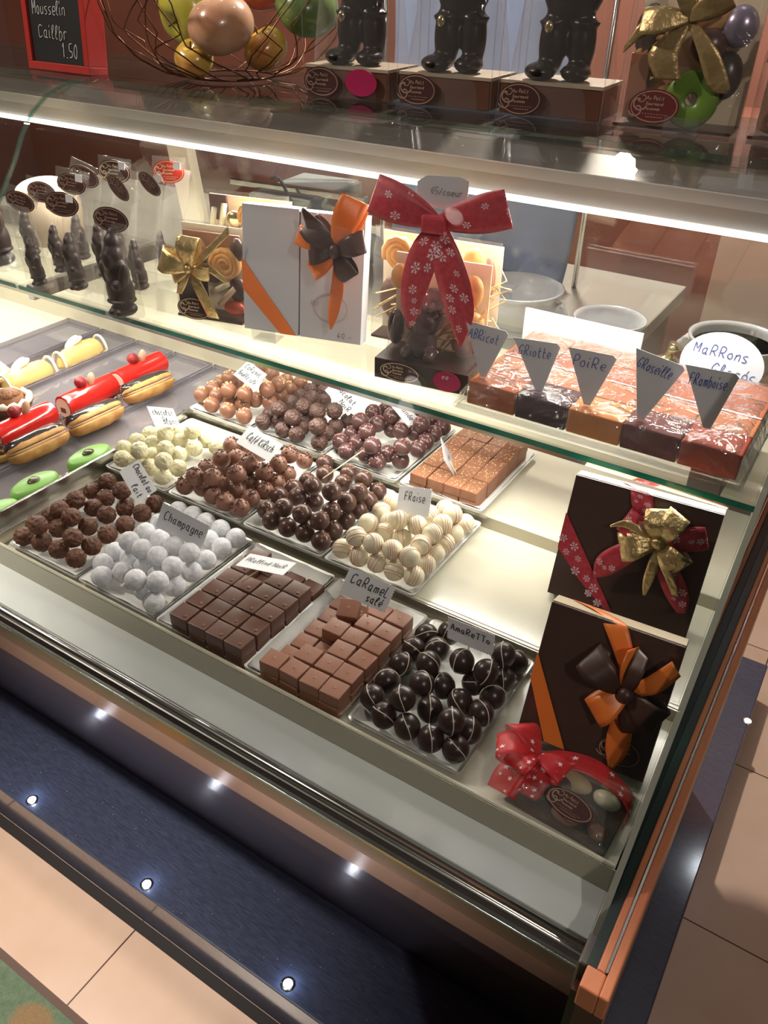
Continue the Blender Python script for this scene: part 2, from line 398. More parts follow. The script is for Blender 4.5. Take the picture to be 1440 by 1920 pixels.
# granite plinth
m, nt, N, L, b = new_mat('black_blue_granite')
tc = N.new('ShaderNodeTexCoord'); mp = N.new('ShaderNodeMapping'); mp.inputs['Rotation'].default_value = (0, 0, 0.9); mp.inputs['Scale'].default_value = (1, 7, 1)
L.new(tc.outputs['Object'], mp.inputs[0])
n = N.new('ShaderNodeTexNoise'); n.inputs['Scale'].default_value = 55; n.inputs['Detail'].default_value = 6; L.new(mp.outputs[0], n.inputs['Vector'])
r = N.new('ShaderNodeValToRGB'); r.color_ramp.elements[0].color = (0.020, 0.024, 0.045, 1); r.color_ramp.elements[1].color = (0.085, 0.10, 0.17, 1)
L.new(n.outputs['Fac'], r.inputs[0])
vo = N.new('ShaderNodeTexVoronoi'); vo.inputs['Scale'].default_value = 60; L.new(tc.outputs['Object'], vo.inputs['Vector'])
lt = N.new('ShaderNodeMath'); lt.operation = 'LESS_THAN'; lt.inputs[1].default_value = 0.045; L.new(vo.outputs['Distance'], lt.inputs[0])
mx = N.new('ShaderNodeMixRGB'); mx.inputs[2].default_value = (0.35, 0.36, 0.40, 1); L.new(lt.outputs[0], mx.inputs[0]); L.new(r.outputs[0], mx.inputs[1])
L.new(mx.outputs[0], b.inputs['Base Color']); b.inputs['Roughness'].default_value = 0.11; b.inputs['Specular IOR Level'].default_value = 0.9
b.inputs['Coat Weight'].default_value = 0.5; b.inputs['Coat Roughness'].default_value = 0.28
GRAN = m
g = MB(); g.box(-2.6, 0.056, 0.474, 1.75, 0.0, 0.12)
g = g.build('trim_1', GRAN, bevel=0.003); tag(g, kind='structure')
g = MB(); g.box(-2.6, 0.056, 0.4525, 0.4735, -0.001, 0.0015)
tag(g.build('trim_2', pbr('black_strip', (0.012, 0.008, 0.008), 0.7)), kind='structure')  # flat black strip on the floor along the plinth foot
WALLM = pbr('terracotta_wall', (0.30, 0.115, 0.075), 0.5, c2=(0.25, 0.095, 0.062), nscale=3)
f = MB(); f.box(-4.6, 2.4, 3.3, 3.4, 0, 2.7); struct('wall_back', f, WALLM)
f = MB(); f.box(-4.7, -4.6, -2.7, 3.4, 0, 2.7); struct('wall_left', f, pbr('brown_side_wall', (0.16, 0.07, 0.05), 0.7))
f = MB(); f.box(2.4, 2.5, -2.7, 3.4, 0, 2.7); struct('wall_right', f, pbr('dark_side_wall', (0.10, 0.06, 0.05), 0.6))
f = MB(); f.box(-4.7, 2.5, -2.8, -2.7, 0, 2.7); struct('wall_front', f, pbr('brown_front_wall', (0.04, 0.03, 0.027), 0.7))
f = MB(); f.box(-4.7, 2.5, -2.8, 3.4, 2.7, 2.8); struct('ceiling', f, pbr('dim_ceiling', (0.09, 0.09, 0.10), 0.8))
# ceiling spotlights, a row over the case and a row over the customer side
SPOT = pbr('spot_bulb', (1, 1, 1), 0.5, emit=(0.86, 0.93, 1.0), es=40)
SPOT_DIM = pbr('warm_spot_bulb', (1, 1, 1), 0.5, emit=(1.0, 0.92, 0.84), es=1.6)
NICK = pbr('nickel_ring', (0.6, 0.6, 0.6), 0.3, 1.0)
spots = [(-3.10, 1.36), (-2.20, 1.36), (-1.30, 1.36), (-0.40, 1.36), (0.16, 3.05), (-1.30, -0.22)]
where = ['far left over the case', 'second from the left over the case', 'third from the left over the case', 'over the right end of the case', 'near the back wall on the right',
         'over the customer, above the truffles', 'over the customer, near the case end', 'over the tiled floor at the right', 'over the customer, far left']
for (x, y), wh in zip(spots, where):
    t = thing('ceiling_spotlight', 'round nickel ceiling spotlight ' + wh, 'ceiling light', (x, y, 2.70), 0, 'ceiling spotlights')
    a = MB(); a.lathe([(0.034, -0.001), (0.052, -0.001), (0.052, -0.012), (0.040, -0.018), (0.034, -0.012)], n=28); a.build('ring', NICK, t, smooth=True)
    a = MB(); a.lathe([(0.033, -0.001), (0.033, -0.014), (0.020, -0.019), (0.001, -0.020)], n=28); a.build('bulb', SPOT if y > 0 else SPOT_DIM, t, smooth=True)

# ---------------------------------------------------------------- the display case
XL, XR = -2.05, -0.036
case = thing('display_case', 'long refrigerated glass display case with orange end trim on a granite plinth', 'display case', (0, 0, 0.12))
def cpart(name, mb, mats, **k):
    o = mb.build(name, mats, case, **k); o.location = (0, 0, -0.12); return o
# carcass with curved gloss front panel
prof = [(0.400, 0.843), (0.407, 0.80), (0.4225, 0.74), (0.449, 0.66), (0.486, 0.56), (0.528, 0.45), (0.570, 0.34), (0.614, 0.22), (0.645, 0.14), (0.650, 0.1205)]
a = MB(); a.prism(prof + [(1.22, 0.1205), (1.22, 0.843)], XL, XR - .002); cpart('front_panel', a, BLACKP, smooth=False)
# rails and sill
a = MB(); a.prism([(0.396, 0.846), (0.396, 0.853), (0.400, 0.857), (0.420, 0.860), (0.420, 0.846)], XL, XR)
a.prism([(0.3935, 0.846), (0.3935, 0.849), (0.396, 0.849), (0.396, 0.846)], XL, XR); cpart('bottom_rail', a, ALU2)
a = MB(); a.tube([(XL, 0.4065, 0.8605), (XR, 0.4065, 0.8605)], 0.0045, 12); cpart('glass_channel', a, ALU2, smooth=True)
a = MB(); a.box(XL, XR, 0.4135, 0.4660, 0.846, 0.8625); cpart('front_sill', a, SILL, bevel=0.001)
# pan floor in three steps
deck = [(0.4662, 0.846), (0.4662, 0.8985), (0.4675, 0.900), (0.4700, 0.900), (0.4712, 0.8985), (0.4712, 0.886), (0.678, 0.886), (0.678, 0.903), (0.6795, 0.9045), (0.683, 0.9045), (0.6845, 0.905),
        (0.866, 0.905), (0.866, 0.923), (0.8675, 0.9245), (0.872, 0.925), (1.088, 0.925), (1.088, 0.846)]
a = MB(); a.prism(deck, -0.9280, XR - .003); cpart('stepped_pan', a, PAN)
a = MB(); a.prism([(0.4662, 0.846), (0.4662, 0.8985), (0.4675, 0.900), (0.4700, 0.900), (0.4712, 0.8985), (0.4712, 0.886), (1.088, 0.886), (1.088, 0.846)], XL, -0.9282); cpart('pastry_pan', a, PAN)
a = MB()
a.box(XL, XR, 0.4652, 0.4660, 0.863, 0.8975); cpart('pan_front_face', a, OLIVE)
a = MB(); a.box(-0.95, XR, 0.6768, 0.6778, 0.886, 0.9035); cpart('first_step_face', a, OLIVE)
a = MB(); a.box(-0.95, XR, 0.8648, 0.8658, 0.905, 0.9235); cpart('second_step_face', a, OLIVE)
a = MB(); a.box(-0.9330, -0.9285, 0.470, 1.088, 0.880, 0.930); a.box(-0.9285, -0.9180, 0.4715, 0.677, 0.880, 0.906); cpart('pan_divider', a, ALU, bevel=0.0008)
# cream back ledge under the shelf
a = MB(); a.prism([(1.088, 0.846), (1.088, 0.938), (1.094, 0.944), (1.125, 0.950), (1.145, 0.992), (1.20, 0.994), (1.20, 0.846)], XL, XR); cpart('back_ledge', a, CREAMW, bevel=0.001)
# glass shelf
a = MB(); a.box(-1.292, -0.041, 0.838, 1.165, 1.0722, 1.080)
o = cpart('glass_shelf', a, [GLASS, EDGE])
for p in o.data.polygons:
    if p.normal.y < -0.5: p.material_index = 1
a = MB(); a.box(-2.04, -1.300, 0.838, 1.165, 1.0722, 1.080)
o = cpart('glass_shelf', a, [GLASS, EDGE])
for p in o.data.polygons:
    if p.normal.y < -0.5: p.material_index = 1
a = MB(); a.box(-2.04, -0.045, 0.8405, 0.8505, 1.0652, 1.0718); cpart('fill_lamp_profile', a, ALU2)  # aluminium profile added to carry the fill lamp under the shelf
for bx in (-0.118, -1.296):
    a = MB(); a.box(bx - 0.022, bx + 0.022, 0.990, 1.165, 0.985, 1.0715) if bx > -1 else a.box(bx - 0.008, bx + 0.008, 0.86, 1.165, 1.045, 1.0715)
    cpart('shelf_bracket', a, DARKFIX, bevel=0.002)
# curved front glass: slanted pane bending into the flat top
gp = [(0.4065, 0.868), (0.50, 0.966), (0.60, 1.066), (0.70, 1.166), (0.78, 1.250), (0.820, 1.298), (0.845, 1.335), (0.870, 1.362), (0.905, 1.384), (0.945, 1.396), (0.985, 1.399)]
def offs(P, d):
    out = []
    for i, (y, z) in enumerate(P):
        a = V(P[max(i - 1, 0)]); b = V(P[min(i + 1, len(P) - 1)]); t = (b - a).normalized(); out.append((y + t.y * d, z - t.x * d))
    return out
for x0, x1 in ((-1.198, XR - .001), (-2.04, -1.202)):
    a = MB(); q = offs(gp, 0.006); n = len(gp)
    P = [(x0, y, z) for y, z in gp] + [(x1, y, z) for y, z in gp] + [(x0, y, z) for y, z in q] + [(x1, y, z) for y, z in q]
    F = []; 
    for i in range(n - 1):
        F.append((i, i + n, i + 1 + n, i + 1)); F.append((2 * n + i, 2 * n + i + 1, 3 * n + i + 1, 3 * n + i))
    a.add(P, F, 0)
    a.add(P, [(i, i + 1, 2 * n + i + 1, 2 * n + i) for i in range(n - 1)] + [(n + i, 3 * n + i, 3 * n + i + 1, n + i + 1) for i in range(n - 1)], 1)
    cpart('front_glass', a, [GLASS, EDGE2], smooth=False)
a = MB(); a.box(-2.04, XR, 0.986, 1.27, 1.392, 1.399); o = cpart('top_glass', a, [TOPGLASS, EDGE2])
for p in o.data.polygons:
    if abs(p.normal.z) < 0.5: p.material_index = 1
# hood reflector and lamp housing
a = MB(); a.prism([(0.915, 1.376), (0.955, 1.366), (1.0, 1.343), (1.045, 1.311), (1.060, 1.303), (1.075, 1.305), (1.075, 1.390), (0.955, 1.390)], -2.04, XR - 0.004)
cpart('lamp_hood', a, HOODM)
a = MB(); a.box(-2.04, XR - .004, 1.076, 1.26, 1.372, 1.391); cpart('hood_top', a, pbr('grey_hood_top', (0.075, 0.068, 0.06), 0.35))
LEDM = pbr('led_strip_light', (1, 1, 1), 0.5, emit=(1.0, 0.97, 0.90), es=1.7)
a = MB(); a.prism([(1.044, 1.3105), (1.0425, 1.3040), (1.052, 1.3000), (1.0590, 1.3025)], -2.0, XR - 0.01); cpart('led_strip', a, LEDM)
# rear sliding doors, leaning in
for x0, x1, dy in ((-1.215, XR - .003, 0.0), (-2.04, -1.205, 0.012)):
    a = MB(); a.prism([(1.236 + dy, 0.994), (1.185 + dy, 1.372), (1.191 + dy, 1.372), (1.242 + dy, 0.994)], x0, x1); cpart('rear_door', a, REAR)
    if dy:
        a = MB(); a.prism([(1.228, 0.994), (1.177, 1.372), (1.200, 1.372), (1.251, 0.994)], x1 - .045, x1 + .006); cpart('rear_door_frame', a, CREAMW)
a = MB(); a.box(XL, XR, 1.2005, 1.262, 0.846, 0.994); cpart('rear_rail', a, CREAMW)
# right end: glass pane, orange capping, lower panel
ep = [(0.404, 0.872)] + gp[1:] + [(1.27, 1.399), (1.27, 0.872)]
a = MB(); a.prism(ep, XR + .0005, XR + .0060, 0, 1); cpart('end_glass', a, [clear('end_glass_pane', (0.22, 0.34, 0.29), refl=0.9), EDGE3])
a = MB(); a.box(-0.0210, -0.0142, 0.372, 1.27, 0.872, 0.902); a.box(-0.0122, -0.004, 0.352, 1.27, 0.872, 0.903); a.box(-0.0285, -0.0122, 0.352, 0.372, 0.872, 0.902); cpart('end_trim', a, ORANGE, bevel=0.0015)
a = MB(); a.box(-0.0298, -0.0212, 0.3725, 1.27, 0.868, 0.8985); cpart('dark_glass_band', a, pbr('black_green_band', (0.008, 0.02, 0.016), .3))  # dark strip added for the dark reflection in the end glass
a = MB(); a.box(-0.0365, -0.0270, 0.374, 0.404, 0.846, 0.893); cpart('corner_rubber', a, DARKFIX, bevel=.002)
a = MB(); a.box(-0.0142, -0.0122, 0.3725, 1.27, 0.872, 0.9035); cpart('trim_inlay', a, ALU2)
a = MB(); a.prism([(0.364, 0.1205), (0.364, 0.868), (0.404, 0.868), (1.27, 0.868), (1.27, 0.1205)], -0.0345, -0.0270)
a.box(-0.0270, -0.0040, 0.356, 1.27, 0.1205, 0.8715); cpart('end_panel', a, DBROWN)

BALLS = {
    'lait': [[-0.8818,0.4887,0.9094,0],[-0.8923,0.516,0.9094,0],[-0.8508,0.4939,0.9094,0],[-0.8192,0.496,0.9094,0],[-0.7842,0.4961,0.9094,0],[-0.7892,0.5255,0.9094,0],[-0.7917,0.5555,0.9094,0],[-0.7884,0.5845,0.9094,0],[-0.7906,0.6179,0.9094,0],[-0.7926,0.6446,0.9094,0],[-0.8923,0.5428,0.9094,0],[-0.819,0.6127,0.9094,0],[-0.8923,0.5772,0.9094,0],[-0.8923,0.6169,0.9094,0],[-0.8514,0.4958,0.9361,1],[-0.8583,0.5276,0.9094,1],[-0.8029,0.5102,0.9266,1],[-0.8286,0.5535,0.9094,1],[-0.829,0.5872,0.9094,1],[-0.8712,0.5443,0.9258,1],[-0.8583,0.5887,0.9094,1],[-0.872,0.5731,0.9264,1],[-0.8629,0.6151,0.9094,1],[-0.8773,0.6349,0.9224,1],[-0.8399,0.5387,0.9287,2],[-0.8253,0.6176,0.935,2]],
    'champ': [[-0.7273,0.4887,0.9094,0],[-0.7461,0.5072,0.9094,0],[-0.7114,0.5096,0.9094,0],[-0.6616,0.4996,0.9094,0],[-0.6357,0.4895,0.9094,0],[-0.6359,0.5262,0.9094,0],[-0.6382,0.559,0.9094,0],[-0.7521,0.5334,0.9094,0],[-0.7254,0.5344,0.9094,0],[-0.6986,0.5333,0.9094,0],[-0.6718,0.5321,0.9094,0],[-0.6787,0.5665,0.9094,0],[-0.6401,0.5877,0.9094,0],[-0.6421,0.6197,0.9094,0],[-0.6404,0.6469,0.9094,0],[-0.672,0.6508,0.9094,0],[-0.6687,0.6234,0.9094,0],[-0.7,0.6522,0.9094,0],[-0.7267,0.6543,0.9094,0],[-0.7523,0.651,0.9094,0],[-0.7523,0.588,0.9094,0],[-0.7523,0.6147,0.9094,0],[-0.6612,0.4887,0.9339,1],[-0.6365,0.5017,0.9333,1],[-0.6406,0.5311,0.9353,1],[-0.6707,0.5352,0.936,1],[-0.6975,0.5355,0.9361,1],[-0.7242,0.5379,0.9359,1],[-0.7248,0.5879,0.9094,1],[-0.6697,0.5634,0.9344,1],[-0.6429,0.5636,0.9354,1]],
    'kirsch': [[-0.7668,0.6831,0.9294,0],[-0.7423,0.6938,0.9294,0],[-0.7493,0.7505,0.9294,0],[-0.695,0.7446,0.9294,0],[-0.7255,0.7164,0.9294,0],[-0.6967,0.7173,0.9294,0],[-0.7163,0.6872,0.9294,0],[-0.6898,0.6837,0.9294,0],[-0.663,0.6846,0.9294,0],[-0.6663,0.711,0.9294,0],[-0.6627,0.7373,0.9294,0],[-0.6627,0.7639,0.9294,0],[-0.6627,0.7907,0.9294,0],[-0.6666,0.8374,0.9294,0],[-0.7641,0.8152,0.9294,0],[-0.7357,0.8173,0.9294,0],[-0.743,0.6827,0.9538,1],[-0.7732,0.7364,0.9294,1],[-0.7197,0.6936,0.9552,1],[-0.7447,0.7405,0.9538,1],[-0.7354,0.7648,0.9473,1],[-0.773,0.7933,0.9421,1],[-0.6961,0.7189,0.9561,1],[-0.699,0.7491,0.9555,1],[-0.6727,0.7509,0.9506,1],[-0.6684,0.7779,0.9523,1],[-0.6691,0.8062,0.9538,1]],
    'dark': [[-0.6293,0.7013,0.9294,0],[-0.6066,0.6844,0.9294,0],[-0.5783,0.684,0.9294,0],[-0.6348,0.7372,0.9294,0],[-0.6312,0.7651,0.9294,0],[-0.5517,0.6873,0.9294,0],[-0.6257,0.7916,0.9294,0],[-0.6359,0.8482,0.9294,0],[-0.5841,0.7528,0.9294,0],[-0.5232,0.6849,0.9294,0],[-0.5227,0.7117,0.9294,0],[-0.5227,0.7417,0.9294,0],[-0.5227,0.7717,0.9294,0],[-0.5227,0.7985,0.9294,0],[-0.5255,0.8267,0.9294,0],[-0.5883,0.8438,0.9294,0],[-0.5932,0.6957,0.9497,1],[-0.6024,0.7368,0.9408,1],[-0.5588,0.6922,0.9548,1],[-0.586,0.7521,0.9561,1],[-0.6164,0.8214,0.9294,1],[-0.5324,0.6954,0.9523,1],[-0.5325,0.7222,0.952,1],[-0.5248,0.7476,0.9554,1],[-0.5803,0.8179,0.9294,1],[-0.5243,0.7757,0.9559,1],[-0.5466,0.8217,0.9451,1],[-0.538,0.7313,0.9766,2]],
    'fraise': [[-0.4899,0.6865,0.9294,0],[-0.4622,0.6848,0.9294,0],[-0.4355,0.6871,0.9294,0],[-0.4088,0.6852,0.9294,0],[-0.3827,0.6899,0.9294,0],[-0.3827,0.7182,0.9294,0],[-0.3841,0.7449,0.9294,0],[-0.3838,0.7717,0.9294,0],[-0.3842,0.7985,0.9294,0],[-0.3827,0.8273,0.9294,0],[-0.4367,0.7495,0.9294,0],[-0.4638,0.7472,0.9294,0],[-0.4937,0.7872,0.9294,0],[-0.4942,0.8169,0.9294,0],[-0.471,0.773,0.9294,0],[-0.4224,0.8425,0.9294,0],[-0.4663,0.8182,0.9294,0],[-0.4714,0.6914,0.9537,1],[-0.4446,0.6909,0.9543,1],[-0.4181,0.6942,0.9529,1],[-0.3914,0.6923,0.9546,1],[-0.393,0.723,0.9537,1],[-0.3921,0.7507,0.9543,1],[-0.4809,0.7341,0.9455,1],[-0.4449,0.752,0.9548,1],[-0.4229,0.7649,0.9465,1],[-0.4322,0.8172,0.9294,1],[-0.3924,0.7775,0.9541,1],[-0.3915,0.8042,0.9545,1]],
    'caramel': [[-0.9209,0.8863,0.9494,0],[-0.881,0.8677,0.9494,0],[-0.9201,0.9137,0.9494,0],[-0.8961,0.8964,0.9494,0],[-0.9243,0.9413,0.9494,0],[-0.8999,0.9522,0.9494,0],[-0.8465,0.8677,0.9494,0],[-0.8668,0.8996,0.9494,0],[-0.8401,0.8972,0.9494,0],[-0.811,0.8677,0.9494,0],[-0.8339,0.9233,0.9494,0],[-0.8079,0.9298,0.9494,0],[-0.9063,1.026,0.9494,0],[-0.8731,1.0167,0.9494,0],[-0.8102,0.9596,0.9494,0],[-0.8371,1.011,0.9494,0],[-0.8111,0.9864,0.9494,0],[-0.8111,1.0177,0.9494,0],[-0.8603,0.889,0.9731,1],[-0.8292,0.8939,0.9737,1],[-0.807,0.924,0.9755,1],[-0.8052,0.9519,0.9746,1],[-0.8985,0.934,0.969,1]],
    'noir': [[-0.7726,0.8702,0.9494,0],[-0.7793,0.8956,0.9494,0],[-0.7521,0.8874,0.9494,0],[-0.7304,0.8677,0.9494,0],[-0.7033,0.8677,0.9494,0],[-0.7793,0.9763,0.9494,0],[-0.721,0.9156,0.9494,0],[-0.711,0.8907,0.9494,0],[-0.6595,0.8677,0.9494,0],[-0.7793,1.0299,0.9494,0],[-0.7355,0.9831,0.9494,0],[-0.7793,1.0031,0.9494,0],[-0.6674,0.8964,0.9494,0],[-0.6943,0.9155,0.9494,0],[-0.6686,0.9232,0.9494,0],[-0.7559,1.0134,0.9494,0],[-0.6619,0.9492,0.9494,0],[-0.7491,0.8817,0.9754,1],[-0.7793,0.9493,0.9494,1],[-0.7169,0.8762,0.9711,1],[-0.7202,0.9099,0.9756,1],[-0.6624,0.8677,0.976,1],[-0.7421,0.961,0.9632,1],[-0.6925,0.9089,0.9753,1],[-0.671,0.925,0.976,1]],
    'amande': [[-0.6323,0.8864,0.9494,0],[-0.6323,0.9182,0.9494,0],[-0.6103,0.8979,0.9494,0],[-0.6323,1.0159,0.9494,0],[-0.6082,0.8677,0.9494,0],[-0.5776,0.8759,0.9494,0],[-0.553,0.8677,0.9494,0],[-0.5531,0.8969,0.9494,0],[-0.5882,0.9648,0.9494,0],[-0.5269,0.8915,0.9494,0],[-0.5518,0.9757,0.9494,0],[-0.5227,0.935,0.9494,0],[-0.5245,0.9628,0.9494,0],[-0.526,0.9896,0.9494,0],[-0.5245,1.0163,0.9494,0],[-0.5518,1.0296,0.9494,0],[-0.5788,1.0348,0.9494,0],[-0.6209,0.9231,0.9732,1],[-0.6323,0.9776,0.9618,1],[-0.5956,0.9048,0.9707,1],[-0.6045,0.9477,0.9621,1],[-0.5619,0.8677,0.9747,1],[-0.5869,0.9623,0.9761,1],[-0.5651,0.9544,0.9587,1],[-0.5227,0.8875,0.9756,1],[-0.5384,0.9707,0.9721,1]],
    'blanc': [[-0.9213,0.7086,0.9294,0],[-0.8996,0.6855,0.9294,0],[-0.9211,0.7359,0.9294,0],[-0.9213,0.7642,0.9294,0],[-0.8957,0.7446,0.9294,0],[-0.8685,0.7174,0.9294,0],[-0.8908,0.796,0.9294,0],[-0.8654,0.7737,0.9294,0],[-0.8319,0.7711,0.9294,0],[-0.838,0.7421,0.9294,0],[-0.8466,0.6925,0.9294,0],[-0.8101,0.7135,0.9294,0],[-0.8123,0.6835,0.9294,0],[-0.8338,0.7995,0.9294,0],[-0.8057,0.7936,0.9294,0],[-0.8734,0.6911,0.9294,0],[-0.8629,0.6906,0.9541,1],[-0.8759,0.7559,0.9464,1],[-0.8473,0.7855,0.9477,1],[-0.8424,0.7226,0.9473,1],[-0.8075,0.686,0.9557,1]],
    'amaretto': [[-0.3256,0.5081,0.9102,0],[-0.3256,0.5374,0.9102,0],[-0.3017,0.4933,0.9102,0],[-0.3256,0.5668,0.9102,0],[-0.3256,0.5952,0.9102,0],[-0.3256,0.6236,0.9102,0],[-0.2733,0.4939,0.9102,0],[-0.3047,0.642,0.9102,0],[-0.2449,0.4938,0.9102,0],[-0.2701,0.5642,0.9102,0],[-0.2174,0.4961,0.9102,0],[-0.2174,0.5245,0.9102,0],[-0.2435,0.5543,0.9102,0],[-0.2433,0.5872,0.9102,0],[-0.2174,0.5529,0.9102,0],[-0.2174,0.5813,0.9102,0],[-0.2189,0.6095,0.9102,0],[-0.2177,0.641,0.9102,0],[-0.2881,0.5078,0.9305,1],[-0.285,0.5433,0.9223,1],[-0.2926,0.5704,0.9264,1],[-0.2995,0.6032,0.9178,1],[-0.2651,0.5271,0.9102,1],[-0.261,0.5885,0.9324,1],[-0.23,0.5069,0.9332,1],[-0.2305,0.5857,0.9355,1],[-0.2262,0.6199,0.9356,1]],
}

SIGNS = {
    'lait': [[-0.7992,0.6281,0.9552],[0.842,-0.2869,-0.457],[0.4854,0.7726,0.4092],0.0578,0.0332],
    'champ': [[-0.6706,0.5833,0.9549],[0.8994,0.2611,-0.3506],[0.3121,0.1779,0.9332],0.0685,0.0434],
    'blanc': [[-0.8772,0.7595,0.9749],[-0.0702,0.8819,-0.4662],[-0.6883,0.2955,0.6625],0.0629,0.0354],
    'kirsch': [[-0.6905,0.7655,0.9852],[0.989,-0.0714,-0.1297],[0.1251,0.8717,0.4738],0.0671,0.0341],
    'caramel': [[-0.8313,0.9128,1.0001],[0.9609,-0.2546,-0.1089],[0.2751,0.8329,0.4803],0.0548,0.0347],
    'noir': [[-0.6766,0.9559,0.9851],[0.8836,-0.1896,-0.4282],[0.4355,0.6691,0.6022],0.0612,0.029],
    'amande': [[-0.568,0.9683,0.985],[0.7653,0.0094,-0.6436],[0.0532,0.9955,0.0778],0.0404,0.0293],
    'fraise': [[-0.436,0.7763,0.975],[0.9314,-0.1754,0.3191],[-0.1889,0.5165,0.8352],0.0607,0.0371],
    'pral': [[-0.5291,0.5808,0.9552],[0.9789,0.1914,0.0721],[-0.1761,0.968,-0.1788],0.0662,0.0364],
    'sale': [[-0.3949,0.6025,0.9619],[0.6547,0.5328,-0.5361],[0.0409,0.6832,0.729],0.0648,0.0337],
    'amaretto': [[-0.2639,0.6116,0.95],[0.999,-0.0104,0.0427],[-0.0424,0.0335,0.9985],0.0586,0.0312],
    'bande': [[-0.4452,0.8846,0.9849],[-0.0081,0.63,-0.7765],[-0.5558,0.6427,0.5273],0.0607,0.0367],
}

# ---------------------------------------------------------------- card trays with paper liners
def card_tray(label, x0, x1, y0, y1, z, group, m=PAPER, liner=True, rz=0.0):
    cx, cy = (x0 + x1) / 2, (y0 + y1) / 2; wd, dp = (x1 - x0) / 2 - .0012, (y1 - y0) / 2
    t = thing('serving_tray', label, 'tray', (cx, cy, z), rz, group)
    def ring(a, b, zz, r=0.006):
        P = []
        for sx, sy, a0 in ((1, 1, 0), (-1, 1, 90), (-1, -1, 180), (1, -1, 270)):
            for k in range(4):
                an = math.radians(a0 + k * 30); P.append((sx * (a - r) + r * math.cos(an), sy * (b - r) + r * math.sin(an), zz))
        return P
    R0 = ring(wd - .006, dp - .006, 0.0); R1 = ring(wd - .0045, dp - .0045, .0085); R2 = ring(wd, dp, .0105); R3 = ring(wd, dp, .0095); R4 = ring(wd - .0055, dp - .0055, .0012)
    R5 = ring(wd - .0055, dp - .0055, .0012)
    a = MB(); P = R0 + R3 + R2 + R1 + R4; n = 16; F = []
    for k in range(4):
        for i in range(n): F.append((k * n + i, k * n + (i + 1) % n, (k + 1) * n + (i + 1) % n, (k + 1) * n + i))
    F.append(tuple(range(n - 1, -1, -1))); F.append(tuple(4 * n + i for i in range(n)))
    a.add(P, F); a.build('tray_body', m, t)
    if liner:
        a = MB(); nx, ny = 12, 16; P = []; F = []
        rr = random.Random(int(abs(cx) * 1e4))
        for j in range(ny + 1):
            for i in range(nx + 1):
                u = i / nx * 2 - 1; v = j / ny * 2 - 1
                e = max(abs(u), abs(v)); lift = 0.0085 * max(0, (e - .84) / .16) ** 1.3
                P.append((u * (wd - .004), v * (dp - .004), .0022 + lift + rr.uniform(-.0006, .0006) * (1 if e < .9 else 2)))
        for j in range(ny):
            for i in range(nx): F.append((j * (nx + 1) + i, j * (nx + 1) + i + 1, (j + 1) * (nx + 1) + i + 1, (j + 1) * (nx + 1) + i))
        a.add(P, F); a.build('paper_liner', LINER, t, smooth=True, solid=.0003)
    return t
Z1, Z2, Z3 = 0.8865, 0.9056, 0.9256
TG = 'trays of chocolates in the case'
METALT = pbr('satin_metal_tray', (0.66, 0.65, 0.62), 0.35, 0.6)
for lab, x0, x1, y0, y1, z, mm in (
  ('steel tray under the rough milk truffles, front left corner of the case', -.905, -.765, .476, .668, Z1, METALT),
  ('steel tray under the white sugared truffles signed Champagne', -.765, -.625, .476, .668, Z1, METALT),
  ('steel tray under the dark praline squares with a button on top', -.625, -.485, .476, .668, Z1, METALT),
  ('steel tray under the milk caramel squares, second tray from the front right', -.485, -.345, .476, .668, Z1, METALT),
  ('steel tray under the dark striped eggs signed Amaretto', -.341, -.203, .478, .668, Z1, METALT),
  ('white tray under the ivory shaved truffles, left end of the middle row', -.927, -.795, .670, .860, Z2, PAPER),
  ('white tray under the flaked milk truffles signed with a tilted coffee card', -.794, -.652, .670, .860, Z2, PAPER),
  ('white tray under the smooth dark truffles in the middle row', -.651, -.512, .670, .860, Z2, PAPER),
  ('white tray under the cream striped balls signed Fraise', -.511, -.370, .670, .860, Z2, PAPER),
  ('white tray under the caramel truffles, left end of the back row', -.927, -.792, .857, 1.05, Z3, PAPER),
  ('white tray under the ridged dark truffles in the back row', -.791, -.646, .857, 1.05, Z3, PAPER),
  ('white tray under the plum dark truffles with pink chips', -.645, -.512, .857, 1.05, Z3, PAPER),
  ('white tray under the almond sprinkled bars, right end of the back row', -.510, -.371, .857, 1.05, Z3, PAPER)):
    card_tray(lab, x0, x1, y0, y1, z, TG, mm)

# ---------------------------------------------------------------- truffles
def rough(seed, amp, freq, ridge=False):
    def fn(d):
        p = d * freq + V((seed * 7.3, seed * 3.1, seed))
        n = noise.noise(p) + .5 * noise.noise(p * 2.3)
        if ridge: n = .35 - 1.5 * abs(noise.noise(p)) - .9 * abs(noise.noise(p * 2.2 + V((3, 1, 7)))) - .5 * abs(noise.noise(p * 4.5))
        return 1 + amp * n
    return fn
def chips(seed, r, n, cap, size, thick=0.0011):
    """little shards standing on the upper part of a ball"""
    rr = random.Random(seed); a = MB()
    for k in range(n):
        th = rr.uniform(0, cap); ph = rr.uniform(0, 2 * PI)
        d = V((math.sin(th) * math.cos(ph), math.sin(th) * math.sin(ph), math.cos(th)))
        t = d.cross(V((rr.uniform(-1, 1), rr.uniform(-1, 1), .3))).normalized(); q = d.cross(t)
        s = size * rr.uniform(.6, 1.4); w2 = s * rr.uniform(.4, .8)
        c = d * (r * .99); e = d * (thick * rr.uniform(.7, 1.6) + .0004)
        P = [c + t * s, c + q * w2, c - t * s * .8, c - q * w2, c + t * s * .7 + e, c + q * w2 * .7 + e, c - t * s * .6 + e, c - q * w2 * .6 + e]
        a.add(P, [(0, 1, 5, 4), (1, 2, 6, 5), (2, 3, 7, 6), (3, 0, 4, 7), (4, 5, 6, 7)])
    return a
KINDS = {}
